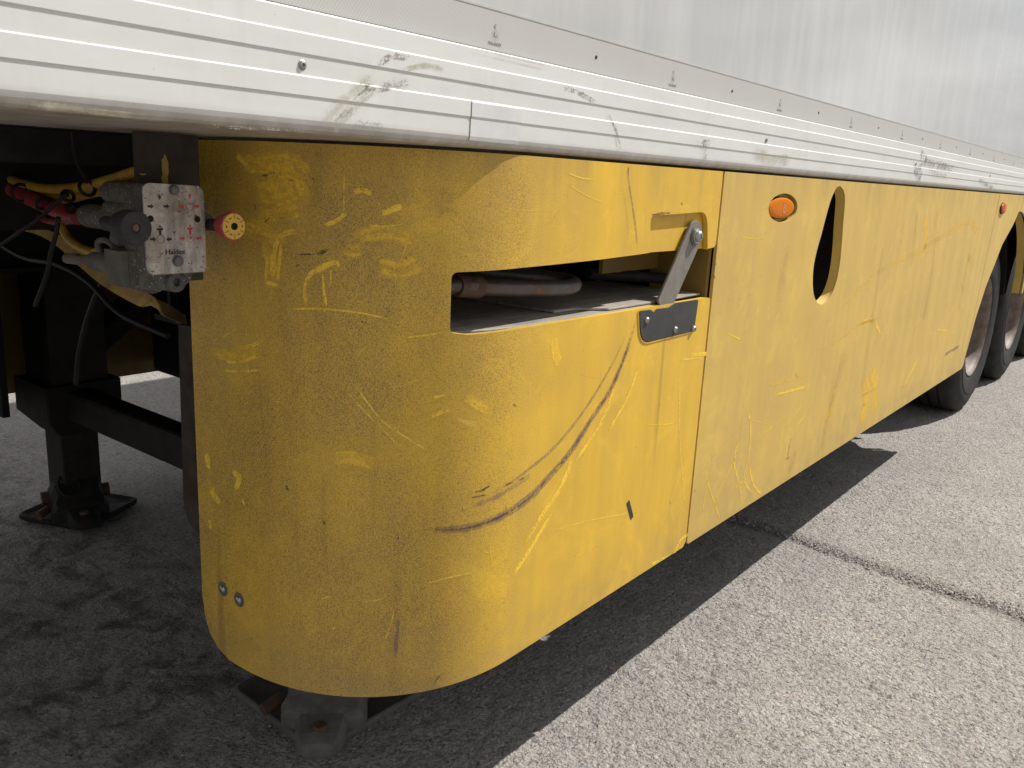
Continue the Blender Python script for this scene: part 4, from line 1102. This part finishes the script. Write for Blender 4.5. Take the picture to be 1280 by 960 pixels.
# landing legs
def landing_leg(yc, foot_z=0.0):
    xc = 1.36
    mb = MB()
    mb.box((xc-0.10, yc-0.10, 0.44), (xc+0.10, yc+0.10, 1.31), 'leg_black')
    # flared gusset at the foot of the outer tube
    a = [(xc-0.13, yc-0.13), (xc+0.13, yc-0.13), (xc+0.13, yc+0.13), (xc-0.13, yc+0.13)]
    b = [(xc-0.075, yc-0.075), (xc+0.075, yc-0.075), (xc+0.075, yc+0.075), (xc-0.075, yc+0.075)]
    mb.rings([[(p[0], p[1], 0.33) for p in b], [(p[0], p[1], 0.40) for p in a], [(p[0], p[1], 0.52) for p in a]], 'leg_black', smooth=False)
    leg = mb.build('landing_leg', trailer, bevel=0.006)
    mb = MB(); mb.box((xc-0.066, yc-0.066, 0.075), (xc+0.066, yc+0.066, 0.329), 'leg_black'); mb.build('inner_tube', leg, bevel=0.006)
    return leg, xc
legF, xc = landing_leg(2.22)
legN, xc = landing_leg(0.66)
def foot(parent, cx, cy, turn, mat, h=0.155, ct=0.0, off=(0, 0), k0=1.0):
    mb = MB()
    # dished base plate with upturned rim
    R_ = Matrix.Rotation(turn, 3, 'Z')
    def P(x_, y_, z_): 
        q = R_ @ Vector((x_, y_, 0)); return (cx+q.x, cy+q.y, z_)
    ring = lambda k, z_: [P(px_*k, py_*k, z_) for px_, py_ in rounded([(-h, -h), (h, -h), (h, h), (-h, h)], 0.035, 4)]
    mb.rings([ring(0.90, 0.006), ring(0.99, 0.016), ring(1.0, 0.030), ring(0.96, 0.034), ring(0.86, 0.022), ring(0.2, 0.024)], mat, cap=True)
    # cast pivot housing tapering to a nose, with a ring boss and rusty pin
    R_ = Matrix.Rotation(turn+ct, 3, 'Z') @ Matrix.Scale(k0, 3); cx += off[0]; cy += off[1]
    st = [(0.120, 0.060, 0.060), (0.105, 0.082, 0.110), (0.050, 0.090, 0.150), (-0.010, 0.088, 0.150), (-0.045, 0.080, 0.125), (-0.062, 0.094, 0.100), (-0.088, 0.090, 0.084), (-0.100, 0.056, 0.076), (-0.150, 0.050, 0.064), (-0.172, 0.038, 0.052), (-0.180, 0.018, 0.040)]
    rr_ = []
    for d_, w_, h_ in st:
        sec = [(-w_, 0.024), (-w_, 0.024+(h_-0.024)*0.62), (-w_*0.82, 0.024+(h_-0.024)*0.92), (-w_*0.5, h_), (0, h_*1.02), (w_*0.5, h_), (w_*0.82, 0.024+(h_-0.024)*0.92), (w_, 0.024+(h_-0.024)*0.62), (w_, 0.024)]
        rr_.append([P(d_, u_, z_) for u_, z_ in sec])
    mb.rings(rr_, mat, smooth=False)
    q = Vector(P(-0.135, 0.0, 0.066)); mb.cyl(q, q+Vector((0, 0, 0.008)), 0.017, 'rust', 0.014)
    ring_ = [Vector(P(-0.030+0.040*math.cos(a), 0.028+0.034*math.sin(a), 0.143-0.030*math.cos(a)*-1)) for a in [2*math.pi*k/20 for k in range(21)]]
    mb.tube(ring_, 0.0055, mat, 8)
    for sg in (-1, 1):
        q0 = Vector(P(0.03, sg*0.085, 0.085)); q1 = Vector(P(0.03, sg*0.112, 0.085)); mb.cyl(q0, q1, 0.024, 'rust')
    q0 = Vector(P(-0.02, 0.10, 0.060)); q1 = Vector(P(-0.055, 0.135, 0.052)); mb.cyl(q0, q1, 0.015, 'rust'); 
    return mb.build('foot', parent, bevel=0.003)
foot(legF, 1.36, 2.20, math.radians(24), 'leg_black', 0.148, math.radians(50), (-0.02, -0.03))
foot(legN, 1.240, 0.635, math.radians(-2), 'foot_grey', 0.176, math.radians(45), (-0.048, -0.048), 1.06)
# tie beam between the legs
mb = MB(); mb.box((1.30, 0.77, 0.392), (1.39, 2.11, 0.500), 'leg_black'); mb.build('tie_beam', trailer, bevel=0.012)
# slanting braces
mb = MB(); mb.tube([(1.42, 2.20, 0.62), (2.2, 2.14, 1.22)], 0.055, 'chassis_black', 4); mb.build('leg_brace', trailer)
mb = MB(); mb.tube([(1.42, 0.70, 0.62), (2.1, 0.72, 1.22)], 0.045, 'chassis_black', 4); mb.build('leg_brace', trailer)
# skirt hanger plate behind the skirt's front edge
mb = MB(); a = at_x(222, 405, 0.845); b = at_x(232, 655, 0.845)
mb.prism([(0.50, 1.0), (a.y, a.z), (b.y+0.006, b.z+0.03), (b.y-0.02, b.z), (0.46, b.z-0.05)], 'x', 0.845, 0.853, 'dusty_bracket')
mb.build('skirt_hanger', trailer, bevel=0.002)

# ---------------------------------------------------------------- brake valve group
YV = 0.25
bk0 = at_y(168, 166, 0.31); bk1 = at_y(250, 300, 0.31)
mb = MB(); mb.box((bk0.x, 0.31, bk1.z-0.06), (bk1.x+0.004, 0.318, 1.3265), 'dusty_bracket')
hanger = mb.build('valve_bracket', trailer, bevel=0.0015)
mb = MB(); q = at_y(206, 214, 0.3095)
for k in range(7):
    mb.add([(q.x+dx_, 0.3094-k*0.0001, q.z+dz_) for dx_, dz_ in [(random.uniform(0.004, 0.010)*math.cos(a)*0.6, random.uniform(0.006, 0.016)*math.sin(a)+(k-3)*0.004) for a in [2*math.pi*j/9 for j in range(9)]]], [tuple(range(9))], 'strap_yellow')
mb.build('paint_splash', hanger)

pl0 = at_y(178, 229, YV); pl1 = at_y(258, 337, YV)
px0, px1 = pl0.x, at_y(257, 300, YV).x
pz0, pz1 = at_y(218, 342, YV).z, at_y(218, 229, YV).z
cxv = (px0+px1)/2; czv = (pz0+pz1)/2
mb = MB()
mb.prism(rounded([(px0+.001, pz0-.002), (px1+.002, pz0-.002), (px1+.002, pz1-.004), (px0+.001, pz1-.002)], 0.010), 'y', YV+0.003, YV+0.045, 'valve_alloy')
# alloy body behind
mb.prism(rounded([(px0-0.002, pz0-0.022), (px0+0.058, pz0-0.028), (px0+0.078, pz0-0.014), (px0+0.084, pz0+0.012), (px1-0.004, pz1-0.015), (px0+0.004, pz1-0.015)], 0.008), 'y', YV+0.020, YV+0.058, 'valve_alloy')
def blob(px_, py_, y_, r, L0, L1, mat='valve_alloy', seg=18, taper=1.0):
    q = at_y(px_, py_, y_); mb.cyl((q.x, y_+L0, q.z), (q.x, y_+L1, q.z), r, mat, r*taper, seg)
# rear ports run away from the plate
def port(p_near, y0, y1, r, mat='valve_alloy', x_=0.63, r1=None):
    q = at_x(p_near[0], p_near[1], x_)
    mb.cyl((x_, y0, q.z), (x_, y1, q.z), r, mat, r1)
port((175, 278), 0.29, 0.455, 0.0175); port((160, 242), 0.30, 0.385, 0.0155); port((170, 345), 0.28, 0.345, 0.020)
port((150, 262), 0.29, 0.385, 0.014); port((175, 300), 0.28, 0.36, 0.018)
mb.box((px0-0.002, 0.28, pz0-0.024), (px0+0.05, 0.345, pz0+0.03), 'valve_alloy')
# lug with a hole at the bottom right
q = at_y(218, 352, YV+0.02)
mb.lathe((q.x, YV+0.045, q.z), (0, -1, 0), [(0.0, 0.015), (0.030, 0.015), (0.033, 0.013), (0.033, 0.0060), (0.020, 0.0056), (0.020, 0.0001)], 'valve_alloy', 20)
valve = mb.build('brake_valve', trailer, bevel=0.0015)
# cover plate
mb = MB()
mb.prism(rounded([(px0, pz0), (px1, pz0), (px1, pz1-0.003), (px0, pz1)], [0.013, 0.006, 0.014, 0.012], 6), 'y', YV, YV+0.003, 'valve_plate')
cover = mb.build('cover_plate', valve, bevel=0.0006)
def vp(px_, py_): 
    q = at_y(px_, py_, YV); return q.x, q.z
def arrow(mb, px_, py_, dirn, mat, s=0.0042):
    x_, z_ = vp(px_, py_)
    base_ = [(-s, 0.35*s), (0.1*s, 0.35*s), (0.1*s, 0.8*s), (s, 0), (0.1*s, -0.8*s), (0.1*s, -0.35*s), (-s, -0.35*s)]
    pts = {'r': lambda a, b: (a, b), 'l': lambda a, b: (-a, b), 'd': lambda a, b: (b, -a), 'u': lambda a, b: (b, a)}[dirn]
    P_ = [pts(a, b) for a, b in base_]
    mb.add([(x_+a, YV-0.0006, z_+b) for a, b in P_], [tuple(range(7))], mat)
mb = MB()
for a_ in [(208, 258, 'r'), (191, 299, 'r'), (211, 299, 'l'), (188, 258, 'r')]: arrow(mb, *a_, 'mark_black')
for a_ in [(246, 258, 'r'), (228, 298, 'r'), (248, 298, 'l'), (226, 258, 'r')]: arrow(mb, *a_, 'mark_red', )
for (px_, py_, mt) in [(200, 288, 'mark_black'), (237.5, 287, 'mark_red'), (199, 246, 'mark_black'), (237, 245, 'mark_red')]:
    x_, z_ = vp(px_, py_)
    k_ = 1.0 if py_ > 260 else 0.6
    for w_, h0, h1 in ((0.0016, -0.0058, 0.0), (0.0042, 0.0, 0.0030), (0.0014, 0.0042, 0.0066)):
        mb.add([(x_-w_*k_, YV-0.0006, z_+h0*k_), (x_+w_*k_, YV-0.0006, z_+h0*k_), (x_+w_*k_, YV-0.0006, z_+h1*k_), (x_-w_*k_, YV-0.0006, z_+h1*k_)], [(0, 1, 2, 3)], mt)
for (px_, py_, mt) in [(200.5, 299, 'mark_black'), (238, 298, 'mark_red'), (199, 258, 'mark_grey'), (237, 258, 'mark_red')]:
    x_, z_ = vp(px_, py_); a, b = ring_pts(x_, z_, YV-0.0006, 0.0052, 0.0058); mb.rings([a, b], mt, cap=False)
x_, z_ = vp(238, 298); add_mesh(mb, text_mesh('P', 0.007, None, 'mark_red', 'g', None), (x_, YV-0.0006, z_), 'mark_red')
x_, z_ = vp(219, 315); add_mesh(mb, text_mesh('Haldex', 0.0105, None, 'mark_black', 'g', None), (x_, YV-0.0006, z_), 'mark_black')
mb.build('plate_marking', valve)
# hex screws and holes of the plate
base = None
for px_, py_, r in ((217, 237, 0.0062), (222, 326, 0.0068)):
    x_, z_ = vp(px_, py_)
    mb = MB(); mb.lathe((x_, YV, z_), (0, -1, 0), [(-0.001, r*1.25), (0.001, r*1.2), (0.001, r), (0.005, r*0.95), (0.006, r*0.7), (0.006, 0.0001)], 'washer_grey', 12); mb.build('bolt', valve)
for px_, py_, r in ((246.5, 274, 0.0045), (188, 273.5, 0.0045)):
    x_, z_ = vp(px_, py_)
    mb = MB(); mb.lathe((x_, YV, z_), (0, -1, 0), [(-0.001, r), (0.0006, r), (0.0008, r*.9), (0.0005, 0.0001)], 'gap_dark', 18); mb.build('plug', valve)
for px_, py_ in ((182, 235), (247, 234), (252, 334), (196, 334), (228, 333), (236, 334), (223.5, 249)):
    x_, z_ = vp(px_, py_)
    mb = MB(); mb.lathe((x_, YV, z_), (0, -1, 0), [(-0.0005, 0.0020), (0.0008, 0.0018), (0.0012, 0.0001)], 'zinc', 10); mb.build('rivet', valve)
# black push knob on the left
q = at_y(170.5, 285, 0.205)
mb = MB()
mb.cyl((q.x+0.004, 0.29, q.z), (q.x, 0.235, q.z), 0.010, 'knob_black')
mb.lathe((q.x, 0.205, q.z), (0, -1, 0), [(-0.036, 0.010), (-0.034, 0.0190), (-0.022, 0.0222), (-0.004, 0.0222), (0.0, 0.0208), (0.0008, 0.0120), (-0.001, 0.0060), (-0.003, 0.0056), (-0.003, 0.0001)], 'knob_black', 32)
mb.lathe((q.x, 0.2065, q.z), (0, -1, 0), [(-0.003, 0.0050), (0.0005, 0.0046), (0.0014, 0.002), (0.0009, 0.0001)], 'rust_copper', 16)
mb.build('black_knob', valve)
# red emergency knob with yellow face on the right
q = at_y(292.5, 283, 0.20)
mb = MB()
mb.cyl((q.x+0.002, 0.262, q.z-0.002), (q.x, 0.222, q.z), 0.0085, 'knob_black', 0.0095)
mb.lathe((q.x, 0.200, q.z), (0, -1, 0), [(-0.032, 0.0125), (-0.028, 0.0150), (-0.014, 0.0190), (-0.004, 0.0212), (-0.001, 0.0208), (0.0, 0.0186)], 'knob_red', 8)
mb.lathe((q.x, 0.200, q.z), (0, -1, 0), [(0.0, 0.0182), (0.0010, 0.0174), (0.0010, 0.0052)], 'knob_yellow', 28)
mb.lathe((q.x, 0.200, q.z), (0, -1, 0), [(0.0012, 0.0052), (0.0022, 0.0048), (0.0022, 0.0028), (0.0005, 0.0024), (0.0005, 0.0001)], 'gap_dark', 18)
for k in range(6):
    a = math.pi/2 + k*math.pi/3
    c_, s_ = math.cos(a), math.sin(a)
    r0, r1, hw_ = 0.0105, 0.0170, 0.0004
    mb.add([(q.x+c_*r0-s_*hw_, 0.1985, q.z+s_*r0+c_*hw_), (q.x+c_*r1-s_*hw_, 0.1985, q.z+s_*r1+c_*hw_), (q.x+c_*r1+s_*hw_, 0.1985, q.z+s_*r1-c_*hw_), (q.x+c_*r0+s_*hw_, 0.1985, q.z+s_*r0-c_*hw_)], [(0, 1, 2, 3)], 'mark_black')
    a += math.pi/6; c_, s_ = math.cos(a), math.sin(a)
    ang = a+math.pi/2
    for kk in range(1):
        P_ = [(-0.0022, 0.0005), (0.0004, 0.0005), (0.0004, 0.0014), (0.0024, 0), (0.0004, -0.0014), (0.0004, -0.0005), (-0.0022, -0.0005)]
        mb.add([(q.x+c_*0.0125+math.cos(ang)*u_-math.sin(ang)*v_, 0.1985, q.z+s_*0.0125+math.sin(ang)*u_+math.cos(ang)*v_) for u_, v_ in P_], [tuple(range(7))], 'mark_black')
mb.build('emergency_knob', valve)
mb = MB(); q2 = at_y(262, 278, 0.262)
mb.cyl((q2.x-0.004, 0.262, q2.z), (q2.x-0.004, 0.30, q2.z), 0.012, 'valve_alloy'); mb.box((px1-0.002, 0.275, q2.z-0.01), (q2.x+0.006, 0.30, q2.z+0.026), 'valve_alloy')
mb.build('knob_socket', valve, bevel=0.002)
# air filter / quick coupling at lower left
mb = MB()
xf = 0.615
def fz(px_, py_): return at_x(px_, py_, xf)
a = fz(86, 323); b = fz(172, 334); 
ydir = [fz(84, 323), fz(98, 324), fz(99, 324), fz(110, 325), fz(118, 326), fz(136, 329), fz(150, 331), fz(166, 333)]
mb.tube(ydir, [0.008, 0.0085, 0.0065, 0.0075, 0.0135, 0.0150, 0.0165, 0.0175], 'foot_grey', 20)
q = fz(152, 330); 
mb.box((xf-0.022, q.y-0.040, q.z-0.026), (xf+0.01, q.y+0.004, q.z+0.022), 'foot_grey')
hand = [fz(126, 318), fz(122, 305), fz(128, 300), fz(138, 304), fz(146, 316), fz(150, 332)]
mb.tube(curve(hand, 5), 0.0045, 'foot_grey', 8)
mb.build('line_filter', trailer, bevel=0.003)

# hoses
def hose(name, pxs, xs, r, mat, parent=trailer, flat=None):
    pts = [at_x(p[0], p[1], xs[i] if isinstance(xs, (list, tuple)) else xs) for i, p in enumerate(pxs)]
    mb = MB(); mb.tube(curve(pts, 7), r, mat, 12, flat); return mb.build(name, parent)
hose('air_hose', [(178,212),(150,221),(120,230),(90,235),(60,236),(32,230),(8,222),(-30,205)], 0.64, 0.0078, 'hose_yellow')
hose('air_hose', [(140,237),(115,240),(92,246),(70,248),(52,245),(30,240),(0,228)], 0.66, 0.0086, 'hose_yellow')
hose('air_hose', [(176,221),(150,228),(125,234),(112,236)], 0.66, 0.0062, 'hose_yellow')
hose('air_hose', [(98,271),(80,266),(62,259),(40,249),(18,238),(-4,224),(-30,205)], 0.64, 0.0125, 'hose_red')
hose('air_hose', [(76,282),(84,296),(98,308),(118,316)], 0.66, 0.0070, 'hose_yellow')
hose('cable', [(-8,312),(20,293),(50,272),(72,252),(84,243)], 0.60, 0.0032, 'cable_black')
hose('cable', [(73,272),(70,292),(64,315),(58,345),(44,382)], 0.60, 0.0036, 'cable_black')
hose('cable', [(90,165),(93,190),(98,205),(109,228)], 0.60, 0.0030, 'cable_black')
for pa_, pb_ in (((106,222),(112,248)), ((82,236),(88,254)), ((56,246),(52,264)), ((25,226),(27,256)), ((87,255),(90,268))):
    c0 = at_x(*pa_, 0.625); c1 = at_x(*pb_, 0.625); mid_ = (c0+c1)/2; r_ = (c0-c1).length*0.36; c0 = mid_ + (c0-mid_)*0.72
    mb = MB(); ringp = [mid_ + (c0-mid_)*math.cos(2*math.pi*k/18) + Vector((1, 0, 0))*r_*math.sin(2*math.pi*k/18) for k in range(19)]
    mb.tube(ringp, 0.0028, 'cable_black', 8); mb.build('cable_tie', trailer)
hose('air_hose', [(-10,260),(30,272),(70,268),(100,258),(140,256),(170,262)], 0.70, 0.0075, 'cable_black')
hose('air_hose', [(-10,236),(30,262),(62,276),(92,276)], 0.68, 0.0060, 'hose_red')
hose('air_hose', [(150,330),(130,352),(112,392),(100,440),(96,480)], 0.86, 0.0070, 'cable_black')
hose('cable', [(-8,300),(30,322),(70,330),(110,352),(150,392),(210,420)], 0.84, 0.0060, 'cable_black')
# broad yellow strap hanging in a slack curve
rib = [(-40,283),(0,284),(40,287),(70,299),(100,322),(130,346),(160,364),(190,380),(213,391),(232,402)]
mb = MB(); top = []; bt = []
wd = [0.006, 0.008, 0.012, 0.020, 0.028, 0.030, 0.030, 0.028, 0.026, 0.024]
c_ = [at_x(p[0], p[1], (0.72, 0.72, 0.72, 0.72, 0.72, 0.725, 0.74, 0.77, 0.83, 0.90)[i]) for i, p in enumerate(rib)]
cs = curve(c_, 6)
for i, p in enumerate(cs):
    q = i/(len(cs)-1)*(len(wd)-1); k = min(int(q), len(wd)-2); ww = wd[k]*(1-(q-k)) + wd[k+1]*(q-k)
    dd = (cs[min(i+1, len(cs)-1)] - cs[max(i-1, 0)]).normalized(); sd = dd.cross(Vector((-1, -0.3, 0.2))).normalized()
    top.append(p + sd*ww*0.5); bt.append(p - sd*ww*0.5)
off_ = Vector((0.004, 0.002, 0))
n_ = len(cs)
rings = [[tuple(top[i]), tuple(bt[i]), tuple(bt[i]+off_), tuple(top[i]+off_)] for i in range(n_)]
mb.rings(rings, 'strap_yellow', smooth=False); mb.build('yellow_strap', trailer)
# dark clutter behind the hoses: air tank and dangling wire
mb = MB(); mb.box((1.75, 2.05, 0.46), (2.6, 2.35, 0.80), 'chassis_black'); mb.build('equipment_box', trailer, bevel=0.02)
mb = MB(); mb.box((1.02, 1.90, 0.50), (1.04, 2.42, 1.32), 'chassis_black'); mb.build('gusset_plate', trailer)

# ---------------------------------------------------------------- things in the slot
# crank handle: bent rusty bar
mb = MB()
c_ = [at_y(572, 357, 0.070), at_y(600, 358.5, 0.066), at_y(650, 360, 0.060), at_y(700, 360, 0.056)]
bend = [Vector((c_[3].x+0.045, 0.058, c_[3].z+0.001)), Vector((c_[3].x+0.070, 0.078, c_[3].z+0.003)), Vector((c_[3].x+0.070, 0.110, c_[3].z+0.006)), Vector((c_[3].x+0.035, 0.155, c_[3].z+0.010)), Vector((c_[3].x-0.04, 0.24, c_[3].z+0.016)), Vector((c_[3].x-0.10, 0.30, c_[3].z+0.020))]
mb.tube(curve([Vector((c_[0].x-0.12, 0.14, c_[0].z)), c_[0], c_[1], c_[2], c_[3]] + bend, 8), 0.0150, 'crank_steel', 20)
mb.cyl(c_[0]+Vector((-0.004, 0, 0)), c_[1]+Vector((-0.002, 0, 0)), 0.0185, 'rust')
crank = mb.build('crank_handle', trailer)
mb = MB()
a = at_y(735, 342, 0.17); b = at_y(872, 352, 0.085)
mb.tube([a, (a+b)/2+Vector((0, 0, 0.002)), b], 0.0125, 'black_steel', 16); mb.build('slide_rod', trailer)
# weathered boards lying just below the slot's lower lip
def board(name, poly, z0, z1, label):
    mb = MB(); mb.prism(poly, 'z', z0, z1, 'weathered_board'); o = mb.build(name, None, bevel=0.002)
    o['label'] = label; o['category'] = 'board'
    return o
zt1 = 1.0440
p = [at_z(563, 412, zt1), at_z(600, 412.5, zt1), at_z(640, 409, zt1), at_z(700, 400.5, zt1), at_z(752, 391, zt1), at_z(800, 383.5, zt1)]
fr = [(0.975, 0.066), (1.06, 0.032), (1.14, 0.016), (1.60, 0.012), (1.60, 0.34), (0.975, 0.34)]
board('weathered_board', fr, 1.026, 1.0440, 'wide grey weathered board lying in the slot beneath the bent rusty handle')
fr2 = [(1.40, 0.036), (1.36, 0.060), (1.30, 0.062), (1.30, 0.30), (1.815, 0.30), (1.815, 0.020), (1.60, 0.014), (1.42, 0.018)]
board('weathered_board', fr2, 1.0447, 1.0500, 'thin stepped grey board lying on the wider board behind the locking bar')
